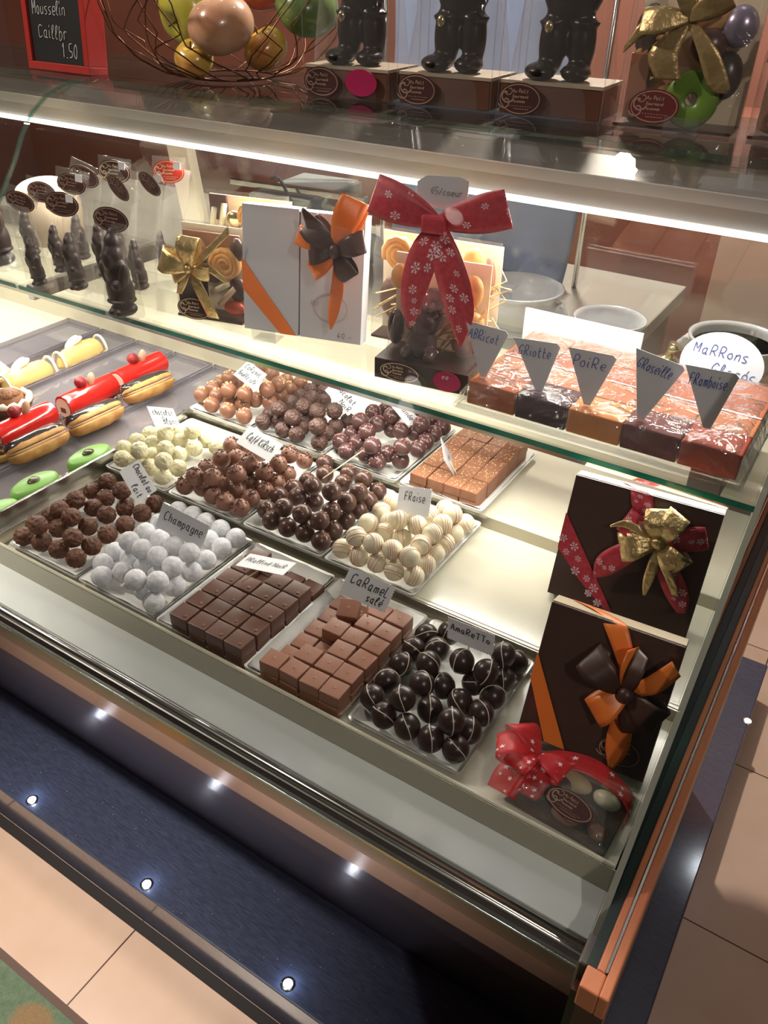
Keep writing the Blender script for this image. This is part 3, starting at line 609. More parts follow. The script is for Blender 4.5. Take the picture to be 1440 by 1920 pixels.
def kind(key, name, catname, mat, r, fn=None, ch=None, chm=None, chname='chips', scale=(1, 1, 1), seg=24, rings=16, nvar=4, extra=None):
    vs_ = []
    for s in range(nvar):
        a = MB(); a.ball((0, 0, 0), (r * scale[0], r * scale[1], r * scale[2]), seg, rings, fn=(fn(s + 1) if fn else None))
        me = a.mesh(name, mat, True)
        cm = None
        if ch: cm = ch(s).mesh(chname, chm, False)
        if extra: cm = extra(s)
        vs_.append((me, cm))
    KINDS[key] = (name, catname, vs_, chname)
RB = 0.0135
kind('lait', 'milk_truffle', 'truffle', MILKR, RB, fn=lambda s: rough(s, .15, 2.2, True), seg=48, rings=34)
kind('champ', 'sugared_truffle', 'truffle', SUGAR, RB, fn=lambda s: rough(s, .025, 4.0))
kind('kirsch', 'flaked_truffle', 'truffle', KIRSCH, RB, ch=lambda s: chips(s + 10, RB, 40, 1.15, .0016, .0008), chm=CHIPS_D, chname='chocolate_flakes')
kind('dark', 'dark_truffle', 'truffle', DARK, RB, ch=lambda s: chips(s + 20, RB, 20, .55, .0011, .0010), chm=CHIPS_L, chname='chocolate_chips')
kind('caramel', 'caramel_truffle', 'truffle', CARAM, RB, ch=lambda s: chips(s + 30, RB, 9, .75, .0019, .0012), chm=CHIPS_G, chname='brittle_pieces')
kind('noir', 'ridged_truffle', 'truffle', DARKR, RB, fn=lambda s: rough(s, .15, 3.4, True), seg=48, rings=34)
kind('amande', 'plum_truffle', 'truffle', PLUM, RB, ch=lambda s: chips(s + 40, RB, 18, 1.3, .0016, .0004), chm=CHIPS_P, chname='pink_chips')
kind('blanc', 'white_truffle', 'truffle', WHITEC, RB, fn=lambda s: rough(s, .13, 2.8, True), seg=40, rings=28)
def drizzle(s):
    rr = random.Random(s + 5); a = MB(); n = rr.choice([3, 4, 5])
    for k in range(n):
        h = -.5 + k * 1.0 / n + rr.uniform(-.06, .06); rad = math.sqrt(max(0.05, 1 - h * h)) * RB
        tl = rr.uniform(-.12, .12)
        a.tube([(h * RB + tl * rad * math.sin(t), rad * math.cos(t) * 1.0, rad * math.sin(t)) for t in [i * 2 * PI / 36 for i in range(36)]], .00042, 5, closed=True)
    M = Matrix.Rotation(rr.uniform(0, PI), 4, 'Z') @ Matrix.Rotation(rr.uniform(-.5, .5), 4, 'Y')
    a.v = [tuple(M @ V(v)) for v in a.v]
    return a.mesh('drizzle', STRIPE, True)
kind('fraise', 'striped_ivory_ball', 'praline', IVORY, RB, extra=drizzle, chname='drizzle', nvar=7, seg=28, rings=20)
def band(s):
    rr = random.Random(s + 50); a = MB(); r = .0133
    a.tube([(0.0005 * math.sin(3 * t), r * math.cos(t) * 1.02, r * 1.0 * math.sin(t)) for t in [i * 2 * PI / 40 for i in range(40)]], .0005, 5, closed=True)
    M = Matrix.Rotation(rr.uniform(-.9, .9), 4, 'Z') @ Matrix.Rotation(rr.uniform(-.5, .5), 4, 'Y')
    a.v = [tuple(M @ V(v)) for v in a.v]
    return a.mesh('white_stripe', WSTRIPE, True)
kind('amaretto', 'amaretto_egg', 'praline', AMAR, .0132, scale=(1.0, 1.0, 1.0), extra=band, chname='white_stripe', nvar=8, seg=28, rings=20)
LAB = dict(
 lait='rough milk chocolate truffle %s, tray signed Chocolat au lait',
 champ='white sugar coated truffle %s, tray signed Champagne',
 kirsch='milk chocolate ball with dark flakes %s, behind Champagne tray',
 dark='smooth dark chocolate ball with pale chips %s, middle row',
 fraise='cream ball with thin pink stripes %s, tray signed Fraise',
 caramel='milk chocolate ball with golden brittle %s, left back row tray',
 noir='ridged dark chocolate truffle %s, tray signed Chocolat Noir',
 amande='plum dark chocolate ball with pink chips %s, beside almond bars',
 blanc='ivory white chocolate truffle %s, left middle row tray',
 amaretto='dark chocolate egg with white stripe %s, tray signed Amaretto')
POS = ['in bottom layer', 'in upper layer', 'topmost of heap']
rnd = random.Random(5)
for key, L_ in BALLS.items():
    name, cat, vv, cn = KINDS[key]
    for i, (x, y, z, l) in enumerate(L_):
        me, cm = vv[i % len(vv)]
        o = bpy.data.objects.new(name, me); col.objects.link(o); o.location = (x, y, z)
        if key in ('lait', 'noir', 'blanc', 'champ'): o.rotation_euler = (rnd.uniform(-1, 1), rnd.uniform(-1, 1), rnd.uniform(0, 6))
        elif key == 'fraise': o.rotation_euler = (rnd.uniform(-.5, .5), rnd.uniform(-.5, .5), rnd.uniform(0, 6))
        elif key == 'amaretto': o.rotation_euler = (rnd.uniform(-.3, .3), rnd.uniform(-.4, .4), rnd.uniform(-.5, .9)); o.scale = (1.06, 1.06, 1.14)
        else: o.rotation_euler = (rnd.uniform(-.35, .35) + .2, rnd.uniform(-.35, .35), rnd.uniform(0, 6))
        tag(o, LAB[key] % POS[l], cat, group=name.replace('_', ' ') + 's on their tray')
        if cm:
            c = bpy.data.objects.new(cn, cm); col.objects.link(c); c.parent = o

# ---------------------------------------------------------------- square chocolates
def rbox(w_, d_, h_, bev, mat, name, top=None):
    a = MB(); a.box(-w_ / 2, w_ / 2, -d_ / 2, d_ / 2, 0, h_)
    me = a.mesh(name, mat)
    import bmesh
    bm = bmesh.new(); bm.from_mesh(me)
    bmesh.ops.bevel(bm, geom=list(bm.edges), offset=bev, segments=3, profile=.6, affect='EDGES')
    for f_ in bm.faces: f_.smooth = True
    bm.to_mesh(me); bm.free()
    return me
def place(name, me, sub, x, y, z, rz, label, cat, group, rx=0.0):
    o = bpy.data.objects.new(name, me); col.objects.link(o); o.location = (x, y, z); o.rotation_euler = (rx, 0, rz)
    tag(o, label, cat, group)
    for cn, cm, cl in sub:
        c = bpy.data.objects.new(cn, cm); col.objects.link(c); c.parent = o; c.location = cl
    return o
pm = rbox(.0262, .0250, .0165, .0012, PRAL, 'praline_square')
a = MB(); a.ball((0, 0, 0), (.0024, .0024, .0010), 12, 6); butt = a.mesh('button', PRAL, True)
rr = random.Random(8)
ZT = Z1 + .0026
for ly in range(2):
    for j in range(6):
        for i in range(4):
            if ly == 1 and ((j == 5 and i in (1, 2, 3)) or (j == 4 and i == 1)): continue
            x = -.581 + i * .0284 + rr.uniform(-.0006, .0006) + (.0006 if ly else 0); y = .4885 + j * .0268 + rr.uniform(-.0006, .0006)
            place('praline_square', pm, [('button', butt, (.0066, -.0062, .0165))], x, y, ZT + ly * .0172, rr.uniform(-.04, .04),
                  'dark chocolate square with a small raised button, %s of the square block beside Champagne' % ('top layer' if ly else 'bottom layer'), 'praline', 'dark praline squares')
cm_ = rbox(.0255, .0240, .0160, .0013, CARAM if False else pbr('salted_caramel_chocolate', (0.25, 0.105, 0.062), 0.4), 'caramel_square')
a = chips(3, .0016, 4, 1.4, .0008, .0005); sp = a.mesh('salt_grains', CHIPS_G)
for ly in range(2):
    for j in range(6):
        for i in range(4):
            if ly == 1 and ((j == 1 and i == 0) or (j == 2 and i in (0, 1)) or (j == 3 and i == 0) or (j == 4 and i <= 1) or (j == 5 and i <= 1)): continue
            x = -.443 + i * .0274 + rr.uniform(-.0007, .0007); y = .4870 + j * .0266 + rr.uniform(-.0008, .0008)
            place('caramel_square', cm_, [('salt_grains', sp, (0, 0, .0148))], x, y, ZT + ly * .0167, rr.uniform(-.06, .06),
                  'milk chocolate square with golden salt grains, %s of the block beside Amaretto' % ('top layer' if ly else 'bottom layer'), 'praline', 'salted caramel squares')
place('caramel_square', cm_, [('salt_grains', sp, (0, 0, .0148))], -.423, .606, ZT + .021, .35, 'milk chocolate square lying tilted in the gap of the block under the card', 'praline', 'salted caramel squares', rx=.45)
am = rbox(.0258, .0335, .0140, .0007, pbr('almond_milk_chocolate', (0.27, 0.115, 0.062), 0.5, c2=(0.24, 0.10, 0.052), nscale=90), 'almond_bar')
def almond(s):
    r2 = random.Random(s); a = MB()
    for k in range(26):
        x = r2.uniform(-.0115, .0115); y = r2.uniform(-.015, .015); s1 = r2.uniform(.0004, .0010); an = r2.uniform(0, PI)
        M = Matrix.Translation((x, y, .0140)) @ Matrix.Rotation(an, 4, 'Z'); a.box(-s1, s1, -s1 * .5, s1 * .5, -.0003, .0005, M=M)
    return a.mesh('almond_crumbs', CHIPS_G)
alm = [almond(s) for s in range(4)]
for ly in range(2):
    for j in range(5):
        for i in range(4):
            x = -.480 + i * .0268 + rr.uniform(-.0007, .0007) + (.002 if ly else 0); y = .877 + j * .0345 + rr.uniform(-.001, .001) + (0 if ly else .001) + i * .001
            place('almond_bar', am, [('almond_crumbs', alm[(i + j) % 4], (0, 0, 0))], x, y, Z3 + .0026 + ly * .0146, rr.uniform(-.03, .03),
                  'milk chocolate bar sprinkled with almond crumbs, %s of the block in the back row' % ('top layer' if ly else 'bottom layer'), 'praline', 'almond bars')

# ---------------------------------------------------------------- handwritten cards on toothpicks
def sign(key, lines, label, foot, wgt=1.0, zz=True, ink=INK, mat=CARD, thick=.0012, grp='handwritten name cards on toothpicks'):
    c, X, Y, wd, h = SIGNS[key]
    M = frame(c, X, Y)
    t = thing('name_card', label, 'sign', foot, 0, grp)
    Mi = Matrix.Translation(foot).inverted()
    a = MB(); a.plate(zigzag(wd, h, int(wd / .0037), int(h / .0037), .0011), Mi @ M, .0006); a.build('card', mat, t)
    a = MB()
    for txt, hh, xo, yo, wm in lines: write(a, txt, (Mi @ M) @ Matrix.Translation((0, 0, .0006)), hh * h, xo * wd, yo * h, wm * wd, thick)
    a.build('lettering', ink, t)
    a = MB(); top = V(c) - M.col[2].xyz * .0009 + V(Y) * h * .1
    a.tube([top - V(foot), V((0, 0, 0))], .0009, 6); a.build('toothpick', WOOD, t, smooth=True)
    return t
sign('lait', [('Chocolat au', .26, -.42, .12, .86), ('lait', .26, .02, -.36, .40)], 'white scalloped card reading Chocolat au lait over the rough milk truffles', (-.822, .640, .925))
sign('champ', [('Champagne', .34, -.40, -.06, .82)], 'grey looking scalloped card reading Champagne over the sugared truffles', (-.672, .600, .905), thick=.0012)
sign('blanc', [('chocolat', .27, -.40, .10, .8), ('Blanc', .30, -.12, -.34, .55)], 'white scalloped card reading chocolat Blanc over the ivory truffles', (-.872, .775, .930))
sign('kirsch', [('Café KiRsch', .36, -.36, -.10, .75)], 'white scalloped card reading Cafe Kirsch lying over the flaked balls', (-.727, .752, .945))
sign('caramel', [('CaRameL', .27, -.40, .12, .8), ('BeuRRe salé', .27, -.40, -.32, .84)], 'white scalloped card reading Caramel Beurre sale over the caramel balls', (-.846, .887, .965))
sign('noir', [('Chocolat', .30, -.40, .08, .8), ('NoiR', .28, .02, -.36, .42)], 'white scalloped card reading Chocolat Noir at the shelf edge in the back row', (-.700, .945, .955))
sign('amande', [('Amande', .36, -.42, -.10, .84)], 'white scalloped card reading Amande over the plum dark balls', (-.580, .955, .955))
sign('fraise', [('FRaise', .30, -.30, -.02, .64)], 'white scalloped card reading Fraise over the cream striped balls', (-.436, .786, .935), thick=.0010)
sign('pral', [('PRalliné NoiR', .27, -.43, -.08, .84)], 'white scalloped card reading Prallin Noir lying over the dark squares', (-.558, .565, .925), thick=.0009)
sign('sale', [('CaRameL', .34, -.40, .02, .82), ('salé', .27, .02, -.36, .36)], 'white scalloped card reading Caramel sale over the salted caramel squares', (-.392, .598, .925), thick=.0013)
sign('amaretto', [('AmaReTTo', .28, -.42, .0, .84)], 'grey looking scalloped card reading Amaretto over the striped eggs', (-.268, .618, .915))
sign('bande', [('ee', .22, -.06, -.05, .2)], 'translucent looking card turned edge on over the almond bars', (-.432, .892, .957), mat=GCARD)
# lone toothpick in the dark balls
a = MB(); a.tube([(0, 0, 0), V((-0.5725, 0.8720, 0.9672)) - V((-.585, .775, .958))], .0009, 6)
tag(a.build('toothpick', WOOD, smooth=True, loc=(-.585, .775, .958)), 'bare wooden toothpick stuck in the smooth dark chocolate balls', 'toothpick')

# ---------------------------------------------------------------- pastries on smoky plastic liners
ZP = 0.8865
for i, xc in enumerate((-1.020, -1.128, -1.236, -1.344, -1.452)):
    a = MB(); a.box(-.050, .050, -.285, .285, 0, .0022)
    for s in (-1, 1): a.box(s * .050 - .0012, s * .050 + .0012, -.285, .285, 0, .011); a.box(-.050, .050, s * .285 - .0012, s * .285 + .0012, 0, .011)
    o = tag(a.build('plastic_tray', PLASTRAY, loc=(xc, .790, ZP)), 'long smoky clear plastic tray, number %s counted from the truffle side' % ['one', 'two', 'three', 'four', 'five'][i], 'tray', 'long clear pastry trays')
    if i == 0:
        o['label'] = 'long clear plastic tray under the green cakes and eclairs'
    elif i == 1: o['label'] = 'long clear plastic tray under the red glazed rolls'
    elif i == 2: o['label'] = 'long clear plastic tray between the red rolls and the cream rolls'
    elif i == 3: o['label'] = 'long clear plastic tray under the two yellow cream rolls'
    else: o['label'] = 'empty long clear plastic tray at the far left'
GREEN = pbr('green_marzipan', (0.24, 0.47, 0.11), 0.4, c2=(0.21, 0.43, 0.09), nscale=20, sub=0)
BEAN = pbr('chocolate_button_glossy', (0.10, 0.075, 0.045), 0.15)
SPONGE = pbr('sponge_biscuit', (0.52, 0.30, 0.13), 0.8, c2=(0.40, 0.20, 0.08), nscale=60, bump=.4)
def green_cake(x, y, rz):
    t = thing('green_marzipan_cake', '', 'cake', (x, y, ZP + .0025), rz, 'oval green cakes')
    pr = [(.001, 0), (.026, 0), (.029, .004), (.030, .018), (.0285, .0235), (.025, .026), (.001, .0265)]
    a = MB(); a.lathe(pr, n=36); a.v = [(v[0] * .72, v[1] * 1.35, v[2]) for v in a.v]; a.build('marzipan', GREEN, t, smooth=True)
    a = MB(); a.lathe([(.001, 0), (.0302, 0), (.0305, .007), (.001, .007)], n=36); a.v = [(v[0] * .72, v[1] * 1.35, v[2] * 1.0) for v in a.v]; a.build('biscuit_base', SPONGE, t, smooth=True)
    a = MB(); a.ball((0, 0, .0275), (.007, .0105, .003), 20, 10); a.lathe([(.006, .0005), (.0068, 0), (.006, -.0005)], (0, 0, .0300), 20); a.build('chocolate_button', BEAN, t, smooth=True)
    a = MB(); a.box(-.005, .005, -.004, .004, 0, .008, M=Matrix.Translation((-.006, .045, .001)) @ Matrix.Rotation(.5, 4, 'Z')); a.build('chocolate_cube', DARK, t, bevel=.0006)
    return t
gl = ['oval green cake with a dark oval button, nearest the white truffles', 'oval green cake with a dark oval button, second along the pan divider', 'oval green cake at the left edge, cut off by the picture frame']
for (p, lb) in zip(((-0.9695, 0.6835, 0.9150), (-0.9712, 0.5825, 0.9150), (-0.9557, 0.5003, 0.9150)), gl):
    green_cake(p[0] - .008, p[1], 0.0)['label'] = lb
CHOUX = pbr('choux_pastry', (0.62, 0.34, 0.11), 0.6, c2=(0.42, 0.19, 0.05), nscale=45, bump=.6, bscale=90)
CREAMY = pbr('pastry_cream', (0.70, 0.50, 0.30), 0.4)
GLAZE = pbr('dark_chocolate_glaze', (0.045, 0.035, 0.032), 0.14)
def blob(name, parts, mat, parent, vox=.0022, loc=None, smooth_it=4):
    a = MB()
    for p in parts:
        c, r = p[0], p[1]; M = p[2] if len(p) > 2 else None
        a.ball(c, r, 20, 14, M=M)
    o = a.build(name, mat, parent, smooth=True, loc=loc)
    m_ = o.modifiers.new('remesh', 'REMESH'); m_.mode = 'VOXEL'; m_.voxel_size = vox; m_.use_smooth_shade = True
    if smooth_it:
        s_ = o.modifiers.new('smooth', 'SMOOTH'); s_.factor = .5; s_.iterations = smooth_it
    return o
def half_roll(L_, r, top=True, zc=0.0, squash=1.0, wob=.06, seed=0, x0=0.0):
    a = MB(); n = 22; k = 14; P = []; F = []
    for i in range(n + 1):
        u = i / n * 2 - 1; e = math.sqrt(max(0.0, 1 - abs(u) ** 4)) * (1 + wob * noise.noise(V((u * 3, seed, 0))))
        for j in range(k + 1):
            an = PI * j / k; rr_ = r * e * (1 + wob * noise.noise(V((u * 5, j * .7, seed))))
            P.append((x0 + rr_ * math.cos(an), u * L_ / 2, zc + rr_ * math.sin(an) * squash * (1 if top else -1)))
    for i in range(n):
        for j in range(k): F.append((i * (k + 1) + j, i * (k + 1) + j + 1, (i + 1) * (k + 1) + j + 1, (i + 1) * (k + 1) + j))
        F.append((i * (k + 1), (i + 1) * (k + 1), (i + 1) * (k + 1) + k, i * (k + 1) + k))
    a.add(P, F); return a
def eclair(p, rz, lb, roll=0.5):
    t = thing('chocolate_eclair', lb, 'pastry', (p[0], p[1], ZP + .0025), rz, 'chocolate eclairs')
    M = Matrix.Translation((0, 0, .023)) @ Matrix.Rotation(-roll, 4, 'Y')
    def fix(a): a.v = [tuple(M @ V(v)) for v in a.v]; return a
    fix(half_roll(.112, .022, False, -.001, .85, seed=1)).build('choux_base', CHOUX, t, smooth=True)
    fix(half_roll(.106, .0205, False, .003, .35, seed=2)).build('cream_filling', CREAMY, t, smooth=True)
    fix(half_roll(.110, .0215, True, .0045, .62, seed=3)).build('choux_lid', CHOUX, t, smooth=True)
    fix(half_roll(.109, .0205, True, .0080, .72, wob=.08, seed=4, x0=-.003)).build('chocolate_glaze', GLAZE, t, smooth=True)
    a = MB(); r2 = random.Random(3)
    for k in range(26):
        q = V((r2.uniform(-.012, .008), -.050 + r2.uniform(-.006, .010), .020)); a.box(-.0012, .0012, -.0012, .0012, -.001, .001, M=Matrix.Translation(q) @ Matrix.Rotation(r2.uniform(0, 3), 4, 'Z'))
    fix(a).build('chocolate_shards', CHIPS_D, t)
eclair((-1.0781, 0.9074, 0.9100), -.10, 'chocolate glazed eclair nearest the shelf, beside the caramel truffles')
eclair((-1.0647, 0.7740, 0.9100), -.05, 'chocolate glazed eclair in the middle of its row, split side facing out')
eclair((-1.0698, 0.6604, 0.9100), -.05, 'chocolate glazed eclair at the left, with dark shards on its near end')
REDG = pbr('red_glaze', (0.72, 0.022, 0.016), 0.16, c2=(0.62, 0.016, 0.012), nscale=12, coat=.5)
COCO = pbr('coconut_crumbs', (0.80, 0.66, 0.55), 0.8)
PINKC = pbr('pink_mousse', (0.78, 0.55, 0.45), 0.5)
RASP = pbr('raspberry', (0.28, 0.015, 0.02), 0.35, bump=.8, bscale=260)
NUTC = pbr('blanched_almond', (0.60, 0.33, 0.22), 0.5)
def roll_body(t, r, L_, mat, nm, sq=1.0):
    a = MB(); n = 20; P = []; F = []; m_ = 12
    for i in range(m_ + 1):
        y = (i / m_ - .5) * L_; e = 1 if 0 < i < m_ else .965
        for j in range(n): an = 2 * PI * j / n; P.append((r * e * math.cos(an), y, r * sq + max(-r * sq + .001, r * sq * e * math.sin(an))))
    for i in range(m_):
        for j in range(n): F.append((i * n + j, (i + 1) * n + j, (i + 1) * n + (j + 1) % n, i * n + (j + 1) % n))
    a.add(P, F); a.add([V(p) for p in P[:n]], [tuple(range(n))]); a.add([V(p) for p in P[-n:]], [tuple(range(n - 1, -1, -1))])
    return a.build(nm, mat, t, smooth=False, bevel=.0015)
def red_roll(p, lb):
    t = thing('red_glazed_roll', lb, 'cake', (p[0], p[1], ZP + .0025), 0.02, 'red glazed rolls')
    o = roll_body(t, .0215, .112, REDG, 'glaze')
    for q in o.data.polygons: q.use_smooth = abs(q.normal.y) < .7
    for s in (-1, 1):
        a = MB(); M = Matrix.Translation((0, s * .0563, .0205)) @ Matrix.Rotation(PI / 2, 4, 'X')
        a.plate([(.0175 * math.cos(k * PI / 10), .0175 * math.sin(k * PI / 10)) for k in range(20)], M, .001 * (1 if s < 0 else -1)); a.build('mousse_end', PINKC, t)
        a = MB(); a.box(-.006, .006, s * .0575 - .0006, s * .0575 + .0006, .012, .021); a.build('chocolate_core', MILKR, t)
    a = MB(); r2 = random.Random(9)
    for k in range(150):
        s = r2.choice((-1, 1)); q = V((s * (.0195 + r2.uniform(-.001, .002)), r2.uniform(-.056, .056), r2.uniform(.001, .007))); e = r2.uniform(.0005, .0011)
        a.box(-e, e, -e, e, -e, e, M=Matrix.Translation(q) @ Matrix.Rotation(r2.uniform(0, 3), 4, 'X'))
    a.build('coconut_crumbs', COCO, t)
    a = MB(); a.ball((-.003, -.009, .0500), (.0110, .0110, .0100), 18, 12, fn=lambda d: 1 + .05 * math.sin(d.x * 22) * math.sin(d.y * 22) * math.sin(d.z * 18)); a.build('raspberry', RASP, t, smooth=True)
    a = MB(); a.ball((.001, .011, .0490), (.0070, .0070, .0130), 16, 12, M=Matrix.Rotation(-.35, 4, 'X')); a.build('almond', NUTC, t, smooth=True)
red_roll((-1.1436, 0.9488, 0.9100), 'red glazed roll nearest the shelf edge, with a raspberry and an almond on top')
red_roll((-1.1434, 0.8258, 0.9100), 'red glazed roll in the middle of its row of three')
red_roll((-1.1443, 0.6899, 0.9100), 'red glazed roll at the left picture edge, with a raspberry and an almond on top')
YEL = pbr('yellow_cream_glaze', (0.78, 0.54, 0.20), 0.35, c2=(0.74, 0.49, 0.17), nscale=10)
WHIP = pbr('whipped_cream', (0.82, 0.76, 0.60), 0.5)
def yellow_roll(p, lb):
    t = thing('yellow_cream_roll', lb, 'cake', (p[0], p[1], ZP + .0025), 0.03, 'yellow cream rolls')
    a = half_roll(.112, .021, True, .0, 1.55, wob=.05, seed=7); a.build('cream_glaze', YEL, t, smooth=True)
    for s in (-1, 1): a = MB(); a.tube([(.0195 * math.cos(k * PI / 12), s * .052, .031 * math.sin(k * PI / 12)) for k in range(13)], .0028, 8); a.build('piped_rim', WHIP, t, smooth=True)
    a = MB()
    for yy, tl in ((-.012, .5), (-.004, .2)): a.ball((-.004, yy, .0375), (.0085, .019, .0018), 20, 8, M=Matrix.Rotation(tl, 4, 'X') @ Matrix.Rotation(.35, 4, 'Y'))
    a.build('white_chocolate_shaving', WHIP, t, smooth=True)
    a = MB(); r2 = random.Random(9)
    for k in range(90):
        s = r2.choice((-1, 1)); q = V((s * (.0205), r2.uniform(-.054, .054), r2.uniform(.001, .004))); e = r2.uniform(.0005, .001); a.box(-e, e, -e, e, -e, e, M=Matrix.Translation(q))
    a.build('coconut_crumbs', COCO, t)
yellow_roll((-1.3246, 0.9578, 0.9000), 'yellow cream roll with a white shaving, nearest the shelf')
yellow_roll((-1.3204, 0.8301, 0.9000), 'yellow cream roll with a white shaving, left of its neighbour and behind the chestnut tart')
# chestnut tart and cream swirl at the left edge
p = (-1.2425, 0.7335, 0.9200)
t = thing('chestnut_cream_tart', 'round tart with a swirl of brown chestnut cream ringed by whipped cream', 'cake', (p[0], p[1], ZP + .0025))
a = MB(); a.lathe([(.001, 0), (.030, 0), (.040, .020), (.038, .021), (.001, .019)], n=40, fn=lambda an, i: 1 + .03 * math.cos(an * 20)); a.build('paper_case', pbr('brown_paper_case', (0.16, 0.06, 0.03), .6), t, smooth=False)
a = MB(); a.tube([(.035 * math.cos(k * PI / 18), .035 * math.sin(k * PI / 18), .024 + .002 * math.sin(k * 2.1)) for k in range(36)], [.0055 + .0012 * math.sin(k * 2.1) for k in range(36)], 10, closed=True); a.build('whipped_cream_ring', WHIP, t, smooth=True)
a = MB(); r2 = random.Random(2)
a.ball((0, 0, .022), (.027, .027, .020), 20, 12)
for k in range(46):
    an = r2.uniform(0, 2 * PI); pts = []
    for q in range(7):
        th = -.9 + q * .3; d = V((math.sin(th), .25 * r2.uniform(-1, 1), math.cos(th))).normalized(); d = Matrix.Rotation(an, 3, 'Z') @ d
        pts.append(V((d.x * .0275, d.y * .0275, .022 + abs(d.z) * .0205)))
    a.tube(pts, .0013, 5)
a.build('chestnut_vermicelli', pbr('chestnut_cream', (0.26, 0.11, 0.045), .55), t, smooth=True)
p = (-1.3588, 0.7942, 0.9200)
t = thing('cream_topped_tartlet', 'tartlet piled with piped white cream, cut off at the left picture edge', 'cake', (p[0], p[1], ZP + .0025))
a = MB(); a.lathe([(.001, 0), (.026, 0), (.031, .016), (.001, .016)], n=30); a.build('tart_shell', CHOUX, t, smooth=True)
a = MB()
for k in range(5): a.lathe([(.026 - k * .005, .014 + k * .007), (.0285 - k * .005, .018 + k * .007), (.025 - k * .005, .022 + k * .007)], n=30, fn=lambda an, i: 1 + .06 * math.cos(an * 7))
a.ball((0, 0, .046), (.006, .006, .006), 12, 8); a.build('piped_cream', WHIP, t, smooth=True)
p = (-1.1209, 0.6197, 0.9000)
t = thing('nut_tartlet', 'small golden nut tartlet at the left picture edge beside the eclair', 'cake', (p[0], p[1], ZP + .0025))
a = MB(); a.lathe([(.001, 0), (.018, 0), (.022, .012), (.001, .012)], n=30); a.build('tart_shell', pbr('golden_shell', (0.70, 0.42, 0.10), .5), t, smooth=True)
a = MB()
for k in range(9): a.ball((.012 * math.cos(k * .7), .012 * math.sin(k * .7), .014), .005, 10, 8)
a.build('nuts', MILKR, t, smooth=True)

# ---------------------------------------------------------------- ribbons and bows
class Ribbon:
    """a strip of ribbon: pts along its length, wd = width per point, side = width direction per point"""
    def __init__(s, pts, side, wd, n=6):
        s.P = smoothline(pts, n)
        S = smoothline([V(q) for q in side], n) if isinstance(side[0], (tuple, list, Vector)) else [V(side)] * len(s.P)
        W = smoothline([V((q, 0, 0)) for q in wd], n)
        s.S = [q.normalized() for q in S]; s.W = [q.x for q in W]
    def at(s, u, v, lift=0.0):
        """u 0..1 along, v -1..1 across"""
        k = max(0.0, min(.9999, u)) * (len(s.P) - 1); i = int(k); t = k - i
        p = s.P[i].lerp(s.P[i + 1], t); q = s.S[i].lerp(s.S[i + 1], t).normalized(); w_ = s.W[i] * (1 - t) + s.W[i + 1] * t
        nn = (s.P[i + 1] - s.P[i]).cross(q)
        if nn.length > 1e-9: nn.normalize()
        return p + q * v * w_ * .5 + nn * lift
    def add(s, mb, across=4, tip=0.0, tip_end=None):
        n = len(s.P); P = []; F = []
        for i in range(n):
            for j in range(across + 1):
                v = j / across * 2 - 1; p = s.P[i] + s.S[i] * v * s.W[i] * .5
                P.append(p)
        for i in range(n - 1):
            for j in range(across): a = i * (across + 1) + j; F.append((a, a + 1, a + across + 2, a + across + 1))
        mb.add(P, F)
def motif(mb, rib, kindm, n, size, seed, lift=.0006, length=None, width=None):
    """snowflakes or stars printed on a ribbon"""
    r2 = random.Random(seed); L_ = sum((rib.P[i + 1] - rib.P[i]).length for i in range(len(rib.P) - 1)); used = []
    for k in range(n * 6):
        if len(used) >= n: break
        u, v = r2.uniform(.07, .93), r2.uniform(-.62, .62)
        i = int(u * (len(rib.P) - 1)); w_ = rib.W[i] * .5
        if w_ < size * .9: continue
        if any(abs(u - a) * L_ < size * 1.7 and abs(v - b_) * w_ < size * 1.7 for a, b_ in used): continue
        used.append((u, v)); s0 = size * r2.uniform(.55, 1.15); r0 = r2.uniform(0, 1)
        for sgn in (-1, 1):
            def mp(x, y): return rib.at(u + x / L_, v + y / w_, lift * sgn)
            if kindm == 'star':
                P = [mp(0, 0)] + [mp((s0 if q % 2 == 0 else s0 * .42) * math.cos(r0 + q * PI / 5), (s0 if q % 2 == 0 else s0 * .42) * math.sin(r0 + q * PI / 5)) for q in range(10)]
                mb.add(P, [(0, q + 1, (q + 1) % 10 + 1) for q in range(10)])
            else:
                def bar(x0, y0, x1, y1, t_):
                    dx, dy = x1 - x0, y1 - y0; l_ = math.hypot(dx, dy) + 1e-9; nx, ny = -dy / l_ * t_, dx / l_ * t_
                    mb.add([mp(x0 + nx, y0 + ny), mp(x0 - nx, y0 - ny), mp(x1 - nx, y1 - ny), mp(x1 + nx, y1 + ny)], [(0, 1, 2, 3)])
                for q in range(6):
                    an = r0 + q * PI / 3; c_, s_ = math.cos(an), math.sin(an)
                    bar(s0 * .16 * c_, s0 * .16 * s_, s0 * c_, s0 * s_, s0 * .085)
                    for w2 in (-1, 1):
                        a2 = an + w2 * .75; bar(s0 * .52 * c_, s0 * .52 * s_, s0 * .52 * c_ + s0 * .36 * math.cos(a2), s0 * .52 * s_ + s0 * .36 * math.sin(a2), s0 * .075)
def petal(c, d, n, L_, wd, h, twist=0.0):
    """one bow loop leaving c along d, returning above itself along n"""
    c = V(c); d = V(d).normalized(); n = V(n).normalized(); q = n.cross(d).normalized()
    pts = []; side = []; W = []
    for t, r, hh, ww in ((0, .0, 0, .32), (.15, .30, -.05, .72), (.32, .68, .0, .98), (.46, .96, .28, 1.0), (.54, .98, .62, 1.0), (.70, .66, 1.0, .95), (.86, .28, .75, .66), (1, .0, .30, .30)):
        pts.append(c + d * L_ * r + n * h * hh); s = q * math.cos(twist * r) + n * math.sin(twist * r); side.append(s); W.append(wd * ww)
    return Ribbon(pts, side, W)
